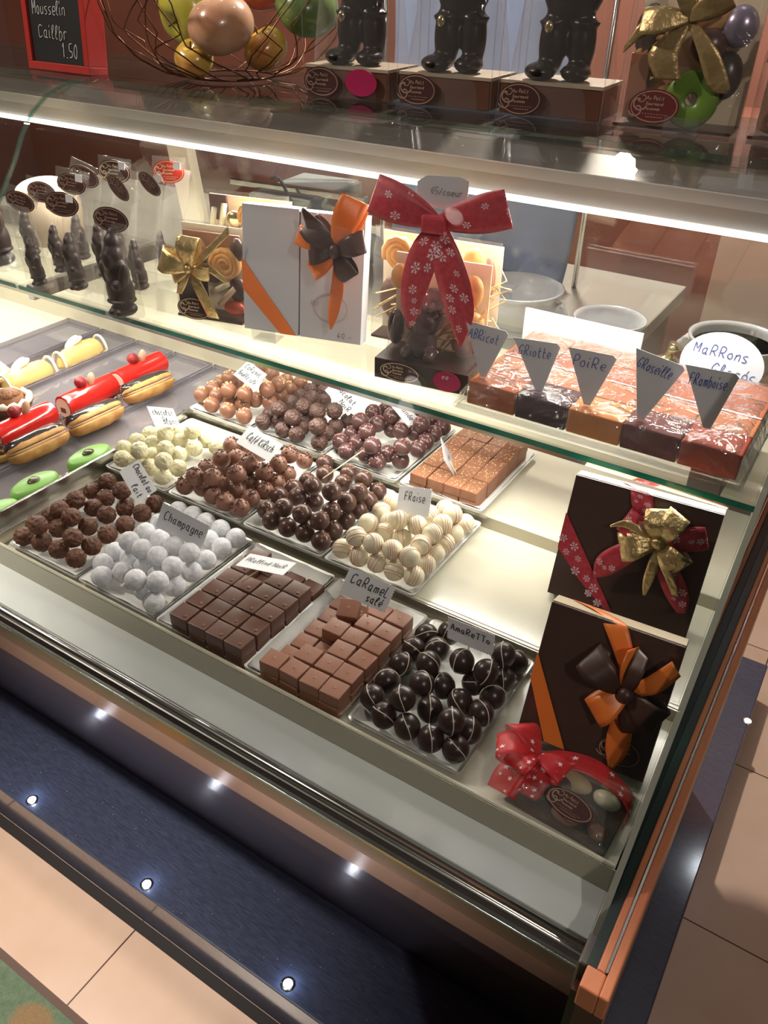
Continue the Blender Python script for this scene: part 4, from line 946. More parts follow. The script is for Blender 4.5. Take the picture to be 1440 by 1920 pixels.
def tail(c, pts, side, W, n=6): return Ribbon([V(c)] + [V(p) for p in pts], side, W, n)
def ribbon_mat(name, c, rough_=.35, c2=None, sheer=0.0, metal=0.0):
    m = pbr(name, c, rough_, metal, c2=c2, nscale=160, stretch=None, alpha=1 - sheer)
    return m
ORIB = ribbon_mat('orange_satin_ribbon', (0.80, 0.19, 0.03), .38)
BRIB = ribbon_mat('brown_satin_ribbon', (0.055, 0.022, 0.015), .42)
RRIB = ribbon_mat('red_snowflake_ribbon', (0.42, 0.018, 0.035), .45, c2=(0.50, 0.04, 0.06))
FLAKE = pbr('pale_pink_print', (0.80, 0.55, 0.60), .6)
GRIB = pbr('gold_lame_ribbon', (0.80, 0.60, 0.30), .28, .85, c2=(0.62, 0.44, 0.20), nscale=70, bump=.8, bscale=220)
SHEER = pbr('red_organza', (0.75, 0.03, 0.04), .4, alpha=.5)
STARM = pbr('white_star_print', (0.85, 0.70, 0.70), .6)
TK = .0005
# oval sticker with scroll and tiny lines of lettering
STK = pbr('dark_brown_sticker', (0.060, 0.022, 0.020), .35)
STKR = pbr('red_sticker', (0.55, 0.04, 0.02), .35)
GOLDP = pbr('gold_print', (0.66, 0.50, 0.33), .4)
DGOLD = pbr('dull_gold_print', (0.30, 0.19, 0.14), .45)
def sticker(parent, c, X, Y, a_, b_, mat=STK, ink=DGOLD, name='oval_sticker', words=('Au Petit', 'Gourmand', 'Tavannes')):
    M = frame(c, X, Y); N_ = 40
    a = MB(); a.plate([(a_ * math.cos(k * 2 * PI / N_), b_ * math.sin(k * 2 * PI / N_)) for k in range(N_)], M, .0005); o = a.build(name, mat, parent)
    a = MB(); Mt = M @ Matrix.Translation((0, 0, .0009))
    P = []
    for k in range(N_):
        an = k * 2 * PI / N_; P += [Mt @ V((a_ * .93 * math.cos(an), b_ * .91 * math.sin(an), 0)), Mt @ V((a_ * .89 * math.cos(an), b_ * .84 * math.sin(an), 0))]
    a.add(P, [(2 * k, 2 * k + 1, (2 * k + 3) % (2 * N_), (2 * k + 2) % (2 * N_)) for k in range(N_)])
    def scroll(x, y, s, flip):
        pts = [Mt @ V((x + flip * s * .12 * t * math.cos(t * 1.1), y + s * .12 * t * math.sin(t * 1.1), 0)) for t in [q * .45 for q in range(2, 13)]]
        L1 = []
        for i, p in enumerate(pts):
            tt = (pts[min(i + 1, len(pts) - 1)] - pts[max(i - 1, 0)]).normalized(); nn = tt.cross(Mt.col[2].xyz) * s * .055; L1 += [p + nn, p - nn]
        a.add(L1, [(2 * i, 2 * i + 1, 2 * i + 3, 2 * i + 2) for i in range(len(pts) - 1)])
    scroll(-a_ * .62, b_ * .22, b_ * .9, 1); scroll(-a_ * .66, -b_ * .18, b_ * .8, -1); scroll(-a_ * .5, b_ * .5, b_ * .55, -1)
    for (txt, yy, ww, hh) in ((words[0], .38, .9, .20), (words[1], .08, .85, .17), (words[2], -.2, .6, .15)):
        write(a, txt, Mt, b_ * hh, -a_ * .34, b_ * yy, a_ * ww, b_ * .05, lift=0, jit=.01)
    for yy, x0, x1 in ((-.45, -.42, .62), (-.62, -.25, .45)):
        for k in range(9):
            xa = a_ * (x0 + (x1 - x0) * k / 9); a.add([Mt @ V((xa, b_ * yy, 0)), Mt @ V((xa + a_ * .06, b_ * yy, 0)), Mt @ V((xa + a_ * .06, b_ * (yy + .05), 0)), Mt @ V((xa, b_ * (yy + .05), 0))], [(0, 1, 2, 3)])
    a.build('gold_lettering', ink, o)
    return o

# ---------------------------------------------------------------- gift boxes
class Boxer:
    """a flat gift box standing on its long edge and leaning back; u to the right, v up, n to the front"""
    def __init__(s, bl, br, H, D, lean):
        s.o = V(bl); s.u = (V(br) - V(bl)); s.u.z = 0; s.W = s.u.length; s.u.normalize()
        back = V((-s.u.y, s.u.x, 0)); s.v = (V((0, 0, 1)) * math.cos(lean) + back * math.sin(lean)); s.n = s.u.cross(s.v); s.H = H; s.D = D
    def p(s, u, v, n=0.0): return s.u * u + s.v * v + s.n * n
    def box(s, mb, u0, u1, v0, v1, n0, n1):
        mb.add([s.p(u, v, n) for v in (v0, v1) for n in (n0, n1) for u in (u0, u1)], [(0, 1, 3, 2), (4, 6, 7, 5), (0, 4, 5, 1), (2, 3, 7, 6), (0, 2, 6, 4), (1, 5, 7, 3)])
    def strip(s, mb, pts, wdir, wd, n=.0012):
        pass
def clip_band(B, t, p0, p1, hw, mat, name, wrap=True, mot=None, seed=1):
    """diagonal ribbon band lying on the front face, between two face points"""
    a = MB(); d = (V(p1) - V(p0)); 
    P0, P1 = B.p(p0[0], p0[1], .0012), B.p(p1[0], p1[1], .0012)
    dv = (P1 - P0).normalized(); sd = B.n.cross(dv)
    # cut the band's ends along the box edges
    def q(pa, along): return pa
    a.add([B.p(*c_, .0012) for c_ in hw] , [tuple(range(len(hw)))])
    o = a.build(name, mat, t, solid=.0006)
    if mot:
        r = Ribbon([P0, (P0 + P1) / 2, P1], [sd, sd, sd], [mot[2]] * 3, 6)
        b_ = MB(); motif(b_, r, 'flake', mot[0], mot[1], seed, lift=.0008); b_.build('snowflake_print', FLAKE, o)
    return o
# white box with orange band on the shelf
bl = V((-.828, .905, 1.0840)); br = V((-.640, .952, 1.0840))
B = Boxer(bl, br, .185, .026, .13)
t = thing('white_gift_box', 'white gift box on the glass shelf with an orange and brown bow', 'gift box', bl)
WBOX = pbr('white_box_card', (0.52, 0.52, 0.56), .5)  # white card, greyed in its colour for the backlit front
a = MB(); B.box(a, 0, B.W * .475, 0, B.H, -.026, 0); a.build('box_base', WBOX, t, bevel=.0008)
a = MB(); B.box(a, B.W * .485, B.W, -.0, B.H - .002, -.026, 0); a.build('box_lid', WBOX, t, bevel=.0008)
a = MB(); B.box(a, B.W * .475, B.W * .485, .001, B.H - .004, -.024, -.0015); a.build('box_seam', DARKFIX, t)
clip_band(B, t, (0, .09), (.095, 0), [(-.0005, .108), (-.0005, .062), (.062, .000), (.0885, .000)], ORIB, 'diagonal_band')
write_o = MB(); M = frame(B.p(B.W * .80, .006, .0006), B.u, B.v); write(write_o, '40.-', M, .008, 0, 0, .03, .0007); write_o.build('price_lettering', INK, t)
a = MB(); M = frame(B.p(B.W * .74, .050, .0008), B.u, B.v)
a.tube([M @ V((.027 * math.cos(k * PI / 16), .021 * math.sin(k * PI / 16), 0)) for k in range(32)], .0004, 4, closed=True)
a.tube([M @ V((-.027 + .003 * math.cos(k * .5) * k * .2, .006 + .003 * math.sin(k * .5) * k * .2, 0)) for k in range(14)], .0004, 4); a.build('embossed_oval', DGOLD, t)
bc = V((-0.6582, 0.9250, 1.2310)) - bl + B.n * .004
U, W_, N_ = B.u, B.v, B.n
def bow(t, c, spec, U, W_, N_, names=True):
    for (nm, mat, ang, L_, wd, h, tw, mo) in spec:
        an = math.radians(ang); d = U * math.cos(an) + W_ * math.sin(an)
        r = petal(c, d, N_, L_, wd, h, tw); a = MB(); r.add(a, 5); o = a.build(nm, mat, t, smooth=True, solid=TK)
        if mo: b_ = MB(); motif(b_, r, mo[0], mo[1], mo[2], int(ang) + 7, lift=.0007); b_.build(mo[0] + '_print', mo[3], o)
bow(t, bc, [('orange_loop', ORIB, 68, .074, .040, .020, .4, None), ('orange_loop', ORIB, 165, .060, .026, .012, .2, None),
            ('brown_loop', BRIB, 140, .052, .034, .020, .5, None), ('brown_loop', BRIB, 22, .046, .032, .022, -.4, None), ('brown_loop', BRIB, 305, .042, .032, .016, .3, None),
            ('orange_loop', ORIB, 222, .048, .030, .014, .3, None), ('brown_loop', BRIB, 190, .040, .032, .018, .2, None)], U, W_, N_)
a = MB(); tail(bc, [bc - W_ * .045 + U * .004 + N_ * .006, bc - W_ * .085 - U * .002 + N_ * .004, bc - W_ * .112 - U * .006 + N_ * .002], [U, U, U, U], [.008, .019, .017, .003]).add(a); a.build('orange_tail', ORIB, t, smooth=True, solid=TK)
a = MB(); tail(bc, [bc + W_ * .02 - U * .02 + N_ * .018, bc + W_ * .052 - U * .048 + N_ * .014], [U, W_ + U, W_ + U], [.010, .028, .004]).add(a); a.build('brown_tail', BRIB, t, smooth=True, solid=TK)
a = MB(); a.ball(bc + N_ * .012, (.009, .009, .010), 14, 10); a.build('bow_knot', BRIB, t, smooth=True)
# clear plate stand in front of it
def label_stand(p, rz, lb, w_=.040):
    t = thing('acrylic_stand', lb, 'stand', p, rz, 'clear acrylic stands')
    a = MB(); a.box(-w_ / 2, w_ / 2, -.001, .001, 0, .020); a.build('front_lip', ACRYL, t, bevel=.0006)
    a = MB(); a.box(-w_ / 2, w_ / 2, .0012, .030, 0, .0018); a.build('foot', ACRYL, t, bevel=.0006)
label_stand((-.773, .886, 1.0802), .22, 'small clear acrylic stand holding the white gift box on the shelf')

def dark_box(bl, br, H, D, lean, lb, mats, name='brown_gift_box'):
    B = Boxer(bl, br, H, D, lean); t = thing(name, lb, 'gift box', bl)
    a = MB(); B.box(a, 0, B.W, 0, H, -D, 0); a.build('box_body', mats, t, bevel=.0008)
    a = MB(); B.box(a, .0005, B.W - .0005, H - .0015, H + .0008, -D + .001, -.0035); a.build('lid_edge', pbr('cream_lid_edge', (0.50, 0.40, 0.26), .5), t)
    return B, t
DBOX = pbr('dark_brown_box_card', (0.060, 0.030, 0.022), .28, spec=.6)
# front box
bl = V((-.176, .552, .8865 + .0155)); br = V((-.050, .557, .8865 + .0155))
B, t = dark_box(V((-.178, .560, .901)), V((-.046, .568, .901)), .148, .026, .38, 'front dark brown gift box with orange diagonal band, beside the Amaretto tray', DBOX)
clip_band(B, t, (0, .09), (.05, 0), [(-.0005, .092), (-.0005, .062), (.030, .001), (.052, .001)], ORIB, 'diagonal_band')
sticker(t, B.p(.103, .022, .0008), B.u, B.v, .0215, .0155)
bc = B.p(.094, .088, .004); U, W_, N_ = B.u, B.v, B.n
a = MB(); r = Ribbon([B.p(.025, H_, n_) for H_, n_ in ((.1492, -.024),)] + [B.p(.055, .1495, -.010), B.p(.068, .143, .003), B.p(.085, .115, .006), bc], [U, U, U * .9 + W_ * .3, U, U], [.018, .022, .022, .018, .008]); r.add(a); a.build('wrapped_ribbon', ORIB, t, smooth=True, solid=TK)
bow(t, bc, [('brown_loop', BRIB, 150, .050, .034, .020, .5, None), ('brown_loop', BRIB, 85, .046, .020, .026, -.9, None), ('brown_loop', BRIB, 338, .040, .034, .020, .3, None), ('brown_loop', BRIB, 300, .040, .030, .014, .2, None),
            ('orange_loop', ORIB, 232, .040, .030, .018, .3, None), ('orange_loop', ORIB, 97, .046, .020, .018, 1.2, None)], U, W_, N_)
a = MB(); tail(bc, [bc - W_ * .030 + U * .004 + N_ * .006, bc - W_ * .060 + U * .006 + N_ * .004, bc - W_ * .083 + U * .006 + N_ * .002], [U, U, U, U], [.007, .021, .022, .005]).add(a); a.build('orange_tail', ORIB, t, smooth=True, solid=TK)
a = MB(); tail(bc, [bc + W_ * .018 + U * .020 + N_ * .010, bc + W_ * .042 + U * .036 + N_ * .010], [W_, W_ - U, W_ - U], [.008, .018, .016]).add(a); a.build('orange_tail', ORIB, t, smooth=True, solid=TK)
a = MB(); a.ball(bc + N_ * .013, (.008, .008, .009), 14, 10); a.build('bow_knot', BRIB, t, smooth=True)
label_stand((-.098, .549, .8872), .06, 'small clear acrylic stand in front of the orange banded brown box', .036)
ts = thing('acrylic_easel', 'clear acrylic easel under the orange banded brown gift box', 'stand', (-.112, .585, .8866), .06)
a = MB(); a.box(-.060, .060, -.022, .030, 0, .0135); a.build('riser', ACRYL, ts, bevel=.001)
# rear box
B, t = dark_box(V((-.236, .772, .9138)), V((-.066, .784, .9138)), .156, .026, .30, 'rear dark brown gift box with red snowflake band and gold bow', DBOX)
clip_band(B, t, (-.002, .085), (.070, -.002), [(-.0005, .108), (-.0005, .062), (.034, .030), (.075, .001), (.083, .001)], RRIB, 'snowflake_band', mot=(9, .0052, .024), seed=4)
bc = B.p(.112, .108, .005); U, W_, N_ = B.u, B.v, B.n; FL = ('flake', 7, .0045, FLAKE)
a = MB(); r = Ribbon([B.p(.055, .1572, -.024), B.p(.075, .158, -.010), B.p(.080, .152, .003), B.p(.088, .135, .006), bc], [U, U, U, U, U], [.022, .026, .026, .024, .010]); r.add(a); o = a.build('wrapped_ribbon', RRIB, t, smooth=True, solid=TK); b_ = MB(); motif(b_, r, 'flake', 9, .0048, 3, lift=.0007); b_.build('snowflake_print', FLAKE, o)
bow(t, bc, [('red_loop', RRIB, 160, .046, .030, .012, .2, FL), ('red_loop', RRIB, 22, .052, .028, .012, .2, FL), ('gold_loop', GRIB, 100, .040, .032, .024, .3, None), ('gold_loop', GRIB, 70, .042, .028, .024, -.3, None),
            ('gold_loop', GRIB, 205, .044, .034, .016, .2, None), ('gold_loop', GRIB, 325, .040, .032, .018, .2, None)], U, W_, N_)
for nm, mt, pts, sd, ww in (('red_tail', RRIB, [(-.030, -.022, .010), (-.052, -.048, .006), (-.060, -.066, .003)], (U * .6 - W_ * .5), [.010, .026, .026, .004]), ('red_tail', RRIB, [(.018, -.028, .008), (.036, -.056, .006), (.046, -.076, .003)], (U + W_ * .3), [.010, .026, .026, .010]),
                             ('gold_tail', GRIB, [(.002, -.022, .012), (.001, -.048, .010), (.001, -.068, .006)], U, [.006, .012, .011, .003]), ('gold_tail', GRIB, [(.012, -.020, .014), (.026, -.040, .012), (.034, -.056, .008)], U, [.006, .012, .012, .008]),
                             ('gold_tail', GRIB, [(-.018, .008, .014), (-.040, .012, .014), (-.056, .004, .012)], W_, [.006, .010, .009, .003])):
    a = MB(); r = tail(bc, [bc + U * x + W_ * y + N_ * z for x, y, z in pts], [sd] * 4, ww); r.add(a); o = a.build(nm, mt, t, smooth=True, solid=TK)
    if mt is RRIB: b_ = MB(); motif(b_, r, 'flake', 6, .0045, len(nm) + int(pts[0][0] * 1e3), lift=.0007); b_.build('snowflake_print', FLAKE, o)
a = MB(); a.ball(bc + N_ * .013, (.008, .006, .008), 14, 10); a.build('bow_knot', GRIB, t, smooth=True)
# red organza parcel of chocolates, lying flat
t = thing('organza_parcel', 'clear parcel of chocolates tied with sheer red star ribbon, front right corner of the case', 'gift parcel', (-.100, .512, .8866), -.05)
a = MB(); a.box(-.054, .050, -.030, .040, 0, .003); a.build('brown_base_card', DBOX, t, bevel=.001)
shp = [((-.030, -.006, .012), (.014, .011, .008), MILKR), ((-.004, .022, .012), (.018, .010, .009), pbr('pale_biscuit', (0.62, 0.48, 0.26), .6)), ((.018, -.004, .011), (.015, .010, .008), DARK), ((.030, .020, .013), (.014, .009, .009), IVORY), ((-.014, .006, .018), (.012, .010, .008), DARK), ((.004, -.018, .010), (.014, .008, .007), CARAM), ((.036, -.016, .010), (.010, .008, .007), MILK)]
for c_, r_, m_ in shp: a = MB(); a.ball(c_, r_, 18, 12); a.build('chocolate', m_, t, smooth=True)
a = MB(); n = 14; P = []; F = []
for j in range(n + 1):
    for i in range(n + 1):
        u, v = i / n * 2 - 1, j / n * 2 - 1; e = max(abs(u), abs(v)); P.append((u * .057 - .002, v * .041 + .005, .004 + .024 * (1 - e ** 3) + .0022 * noise.noise(V((u * 4, v * 4, 2)))))
for j in range(n):
    for i in range(n): F.append((j * (n + 1) + i, j * (n + 1) + i + 1, (j + 1) * (n + 1) + i + 1, (j + 1) * (n + 1) + i))
a.add(P, F); a.build('cellophane_wrap', CELLO, t, smooth=True, solid=.0004)
X_, Y_, Zv = V((1, 0, 0)), V((0, 1, 0)), V((0, 0, 1))
ST = ('star', 8, .0030, STARM)
bc = V((-.044, .012, .030))
bow(t, bc, [('sheer_loop', SHEER, 150, .036, .034, .020, .4, ST), ('sheer_loop', SHEER, 205, .040, .034, .018, .2, ST), ('sheer_loop', SHEER, 250, .030, .030, .014, .2, ST), ('sheer_loop', SHEER, 350, .034, .028, .010, .2, ST)], X_, Y_, Zv)
for pts, sd, ww in (([(.022, .010, .004), (.055, .022, .0), (.092, .016, -.010), (.098, -.002, -.024)], Y_, [.016, .024, .022, .018, .014]), ([(-.012, -.024, -.004), (-.014, -.044, -.018)], X_, [.014, .030, .030]), ([(.010, -.018, -.002), (.006, -.036, -.014)], X_, [.012, .028, .026])):
    a = MB(); r = tail(bc, [bc + V(q) for q in pts], [sd] * (len(pts) + 1), ww); r.add(a); o = a.build('sheer_tail', SHEER, t, smooth=True, solid=TK); b_ = MB(); motif(b_, r, 'star', 9, .0030, int(pts[0][0] * 1000), lift=.0007); b_.build('star_print', STARM, o)
sticker(t, (.006, -.018, .0285), (1, -.10, -.02), (0, 1, .35), .024, .0125)

# ---------------------------------------------------------------- clear bags, chocolate figures
def sack(t, W0, D0, H, top_w, seed, name='clear_bag', mat=CELLO, neck=None, lean=(0, 0), segs=28, rows=14, flat_top=True, lo=.004):
    a = MB(); P = []; F = []
    for j in range(rows + 1):
        v = j / rows
        wv = W0 * (1 - v) + top_w * v; dv = D0 * (1 - v) ** .7 + (.002 if flat_top else D0 * .5) * v
        if neck and v > neck[0]: k = (v - neck[0]) / (1 - neck[0]); wv = neck[1] + (top_w - neck[1]) * k; dv = max(.006, neck[1] * .6 * (1 - k * .6))
        for i in range(segs):
            an = 2 * PI * i / segs; c_, s_ = math.cos(an), math.sin(an); pw = .45
            x = wv / 2 * math.copysign(abs(c_) ** pw, c_); y = dv / 2 * math.copysign(abs(s_) ** pw, s_)
            nz = noise.noise(V((x * 60 + seed * 9, y * 60, v * 7))) * .0028 * (0.3 + v)
            P.append((x + c_ * nz + lean[0] * v * H, y + s_ * nz + lean[1] * v * H, v * H + lo * 0))
    for j in range(rows):
        for i in range(segs): F.append((j * segs + i, j * segs + (i + 1) % segs, (j + 1) * segs + (i + 1) % segs, (j + 1) * segs + i))
    a.add(P, F); a.add(P[:segs], [tuple(range(segs))])
    return a.build(name, mat, t, smooth=True)
FIG = pbr('dark_chocolate_figure', (0.040, 0.022, 0.019), .5, c2=(0.036, 0.019, 0.016), nscale=50, bump=.5, bscale=70)
FIGV = FIG
def santa_parts(s=1.0, v=0):
    R_ = lambda ax, an: Matrix.Rotation(an, 4, ax)
    P = [((0, 0, .008), (.019, .016, .009)), ((.006, -.008, .006), (.008, .011, .006)), ((-.007, -.008, .006), (.008, .011, .006)), ((0, 0, .032), (.020, .016, .026)), ((0, 0, .055), (.018, .014, .022)),
         ((0, -.001, .078), (.0125, .0125, .015)), ((0, .002, .092), (.0105, .0105, .012)), ((0, .005, .102), (.007, .007, .008)), ((0, -.010, .072), (.009, .007, .013)),
         ((.016, -.004, .052), (.006, .007, .018), R_('Y', .25)), ((-.016, -.004, .052), (.006, .007, .018), R_('Y', -.3)), ((.010, -.012, .042), (.008, .006, .006)), ((-.008, .012, .062), (.013, .010, .018)), ((0, -.001, .020), (.0215, .0175, .004))]
    return [((c[0] * s, c[1] * s, c[2] * s), (r[0] * s, r[1] * s, r[2] * s)) + tuple(m) for c, r, *m in P]
def figure_bag(p, H, lb, tagpos, tsize=.024, fs=1.0, trot=0.0, tmat=STK, tink=DGOLD, leanx=0.0, bagH=None, fl=0.0, price=False, tnorm=None, rzf=0.0):
    t = thing('bagged_chocolate_figure', lb, 'chocolate figure', p, 0, 'bagged chocolate figures on the shelf')
    f_ = blob('chocolate_figure', santa_parts(fs * H / .11), FIGV, t, vox=.0018, smooth_it=2); f_.rotation_euler = (0, leanx, rzf); f_.location = (0, 0, .002)
    bh = bagH or H * 1.55
    sack(t, .052 * fs, .040 * fs, bh, .055, p[0] * 37, lean=((tagpos[0] - p[0]) / bh * .8, .06))
    c = V(tagpos) - V(p)
    X = V((math.cos(trot), .35, math.sin(trot))); Y = V((-math.sin(trot), .15, math.cos(trot)))
    a = MB(); M = frame(c - V((0, -.0012, 0)) , X, Y); a.plate([(-.030, -.004), (.030, -.004), (.032, .022), (-.029, .024)], M, .0004); a.build('folded_bag_top', CELLO, t)
    sticker(t, c, X, Y, tsize * 1.2, tsize * .76, tmat, tink)
    if price: a = MB(); M = frame(c + V((.022, -.001, .012)), X, Y); a.plate([(-.006, -.006), (.006, -.006), (.006, .006), (-.006, .006)], M, .0005); a.build('price_sticker', CARD, t)
    return t
F_ = [((-1.2519, 0.8561, 1.0800), .100, 'bagged dark chocolate figure at the left front of the shelf, first of the front three', (-1.2848, 0.8750, 1.2150), .022, .80, -.25, STK, DGOLD, False),
 ((-1.1787, 0.8809, 1.0800), .098, 'bagged dark chocolate figure in the middle of the front three on the shelf', (-1.1580, 0.8620, 1.2317), .025, .98, -.05, STK, DGOLD, True),
 ((-1.0264, 0.8426, 1.0800), .122, 'tallest bagged dark chocolate figure, right of the front three at the shelf edge', (-1.0317, 0.8500, 1.2296), .0245, 1.12, -.12, STK, DGOLD, False),
 ((-1.2781, 0.9262, 1.0800), .105, 'bagged chocolate figure in the second row behind the middle front one', (-1.2066, 0.9250, 1.2450), .022, .80, -.12, STK, DGOLD, True),
 ((-1.1931, 0.9573, 1.0800), .108, 'bagged chocolate figure in the second row, tag turned upright, behind the tallest', (-1.0977, 0.9300, 1.2520), .019, .90, -1.15, STK, DGOLD, False),
 ((-1.0917, 0.9423, 1.0800), .100, 'bagged chocolate figure behind the tallest one, tag turned upright beside the cookie bag', (-1.0396, 0.9450, 1.2636), .018, .85, -1.0, STK, DGOLD, True),
 ((-1.3058, 0.9991, 1.0800), .105, 'bagged chocolate figure at the back of the group, tag half hidden', (-1.2462, 0.9850, 1.2415), .023, .80, -.35, STK, DGOLD, False),
 ((-1.2179, 1.0145, 1.0800), .105, 'bagged chocolate figure at the back with the highest brown tag', (-1.1725, 0.9900, 1.2578), .025, .80, -.05, STK, GOLDP, True),
 ((-1.1421, 1.0492, 1.0800), .090, 'bagged chocolate figure at the back carrying the bright red oval tag', (-1.0730, 1.0200, 1.2653), .024, .75, .02, STKR, GOLDP, True),
 ((-1.4037, 0.8898, 1.0800), .112, 'large bagged chocolate figure cut off by the left picture edge', (-1.4734, 0.9300, 1.1849), .024, 1.45, -.1, STK, DGOLD, False),
 ((-1.4041, 0.9614, 1.0800), .100, 'bagged chocolate figure behind the first front one, tag partly covered', (-1.3052, 0.9350, 1.2167), .023, .85, -.1, STK, DGOLD, False)]
for p, H, lb, tp, ts_, fs, tr, tm, ti, pr in F_:
    figure_bag((p[0], p[1], 1.0803), H, lb, tp, ts_, fs, tr, tm, ti, leanx=(-.12 if fs < 1.1 else -.05), price=pr, bagH=(tp[2] - 1.0803) * .98)
# bags of biscuits with gold ribbon
BISC = pbr('golden_biscuit', (0.66, 0.36, 0.13), .6, c2=(0.45, 0.21, 0.06), nscale=40, bump=.4)
def swirl(t, c, r, mat, seed):
    a = MB(); r2 = random.Random(seed); a.ball(c, (r * .92, r * .45, r * .92), 18, 12)
    pts = [(c[0] + (r * .25 + r * .72 * k / 26) * math.cos(k * .62), c[1] - r * .38, c[2] + (r * .25 + r * .72 * k / 26) * math.sin(k * .62)) for k in range(27)]
    a.tube(pts, r * .17, 8); a.build('swirl_biscuit', mat, t, smooth=True)
def goody_bag(p, W0, H, D0, lb, items, back=True, seed=1, rz=0.0, base=None):
    t = thing('biscuit_gift_bag', lb, 'gift bag', p, rz, None)
    if back: a = MB(); a.box(-W0 * .47, W0 * .47, D0 * .40, D0 * .40 + .0015, .001, H * .93); a.build('cream_back_card', pbr('cream_card', (0.78, 0.66, 0.48), .6), t)
    a = MB(); a.box(-W0 * .47, W0 * .47, -D0 * .42, D0 * .42, .0005, .004); a.build('base_card', DBOX, t)
    for k, (nm, c, r, m_) in enumerate(items):
        if nm == 'swirl': swirl(t, c, r, m_, k)
        elif nm == 'stick':
            a = MB(); a.tube([V(c) - V(r) * .5, V(c) + V(r) * .5], .0048, 10); a.build('biscuit_stick', m_, t, smooth=True)
        elif nm == 'ball': a = MB(); a.ball(c, r, 18, 12); a.build('chocolate', m_, t, smooth=True)
        else: a = MB(); a.box(c[0] - r[0], c[0] + r[0], c[1] - r[1], c[1] + r[1], c[2] - r[2], c[2] + r[2]); a.build('chocolate_bar', m_, t, bevel=.001)
    sack(t, W0, D0, H, W0 * .98, seed, flat_top=True)
    return t
p1 = (-0.9220, 0.9361, 1.0800)
GB = goody_bag((-.905, .925, 1.0803), .125, .150, .050, 'clear bag of biscuits with a gold bow, left of the white box', [
 ('swirl', (.030, .0, .090), .026, BISC, ), ('swirl', (-.020, .004, .105), .020, MILK), ('ball', (.048, .002, .112), (.012, .010, .018), DARK), ('ball', (.045, 0, .050), (.016, .012, .020), DARK), ('stick', (.030, -.010, .040), (.030, 0, .030), pbr('pale_stick', (0.72, 0.52, 0.36), .5)),
 ('stick', (.018, -.008, .052), (.034, 0, .018), IVORY), ('ball', (.040, -.008, .022), (.018, .010, .012), pbr('red_sweet', (0.55, 0.08, 0.04), .3)), ('bar', (-.030, -.012, .042), (.026, .004, .034), AMAR), ('ball', (0, .004, .070), (.018, .012, .016), PRAL), ('bar', (.0, .010, .12), (.05, .004, .012), MILK), ('ball', (-.028, .008, .085), (.014, .010, .014), pbr('green_sweet', (0.12, 0.20, 0.03), .35))], seed=3, rz=.22)
U, W_, N_ = V((1, 0, 0)), V((0, 0, 1)), V((0, -1, 0)); bc = V((-.016, -.032, .088))
bow(GB, bc, [('gold_loop', GRIB, 165, .048, .036, .020, .3, None), ('gold_loop', GRIB, 80, .050, .032, .020, .3, None), ('gold_loop', GRIB, 205, .036, .026, .012, .2, None), ('gold_loop', GRIB, 350, .034, .024, .012, .2, None)], U, W_, N_)
for pts, sd, ww in (([(.012, -.026, .006), (.026, -.060, .004), (.030, -.078, .0)], U, [.008, .020, .022, .021]), ([(.026, .020, .006), (.056, .048, .002), (.070, .062, -.004)], W_, [.006, .015, .013, .014]), ([(-.016, -.026, .004), (-.028, -.046, .0)], U, [.006, .014, .010]), ([(.034, .004, .006), (.060, -.016, .0)], W_, [.006, .014, .010])):
    a = MB(); tail(bc, [bc + U * x + W_ * y + N_ * z for x, y, z in pts], [sd] * (len(pts) + 1), ww).add(a); a.build('gold_tail', GRIB, GB, smooth=True, solid=TK)
a = MB(); a.ball(bc + N_ * .010, (.007, .006, .007), 12, 8); a.build('bow_knot', GRIB, GB, smooth=True)
sticker(GB, (-.022, -.0275, .019), (1, 0, 0), (0, .1, 1), .031, .0175, ink=GOLDP)
G2 = goody_bag((-.900, 1.010, 1.0803), .155, .178, .048, 'taller clear bag of biscuits with a price tag, behind the bag with the gold bow', [
 ('swirl', (.052, 0, .146), .022, BISC), ('swirl', (.012, 0, .142), .022, BISC), ('ball', (-.018, -.004, .135), (.016, .010, .014), pbr('gold_foil', (0.75, 0.62, 0.35), .2, .9)), ('stick', (-.060, -.004, .125), (.012, 0, .050), IVORY), ('stick', (-.042, -.002, .135), (.010, 0, .045), IVORY), ('bar', (-.05, .004, .15), (.016, .003, .02), DARK), ('ball', (.03, .0, .09), (.03, .012, .03), MILK), ('ball', (-.03, .0, .08), (.03, .012, .03), PRAL), ('ball', (.05, .0, .04), (.02, .012, .03), MILK)], seed=5, rz=.22)
a = MB(); M = frame((.055, -.026, .163), (1, 0, -.05), (0, .1, 1)); a.plate([(-.014, -.008), (.014, -.009), (.013, .009), (-.013, .008)], M, .0006); o = a.build('price_tag', CARD, G2)
a = MB(); write(a, '1195', M @ Matrix.Translation((0, 0, .0006)), .007, -.010, -.003, .020, .0010); a.build('price_lettering', BLUEINK, o)
G3 = goody_bag((-.560, 1.030, 1.0803), .200, .165, .050, 'wide clear bag of biscuits with gold straw, standing behind the bear bag', [
 ('swirl', (-.055, 0, .130), .026, BISC), ('ball', (.060, -.004, .125), (.020, .010, .030), BISC), ('ball', (.080, 0, .110), (.012, .008, .034), MILK), ('ball', (-.01, 0, .140), (.018, .010, .012), IVORY), ('ball', (.02, 0, .08), (.04, .012, .04), BISC), ('ball', (-.05, 0, .06), (.04, .012, .04), PRAL), ('ball', (.06, 0, .05), (.03, .012, .04), BISC)], seed=6, rz=.12)
a = MB(); r2 = random.Random(4)
for k in range(26):
    x0 = r2.uniform(-.095, .095); z0 = r2.uniform(.02, .10); a.tube([(x0, -.020, z0), (x0 + .04, -.021, z0 + r2.uniform(.01, .03)), (min(.098, x0 + .07), -.018, z0 + r2.uniform(.01, .05))], .0011, 4)
a.build('gold_straw', GRIB, G3)
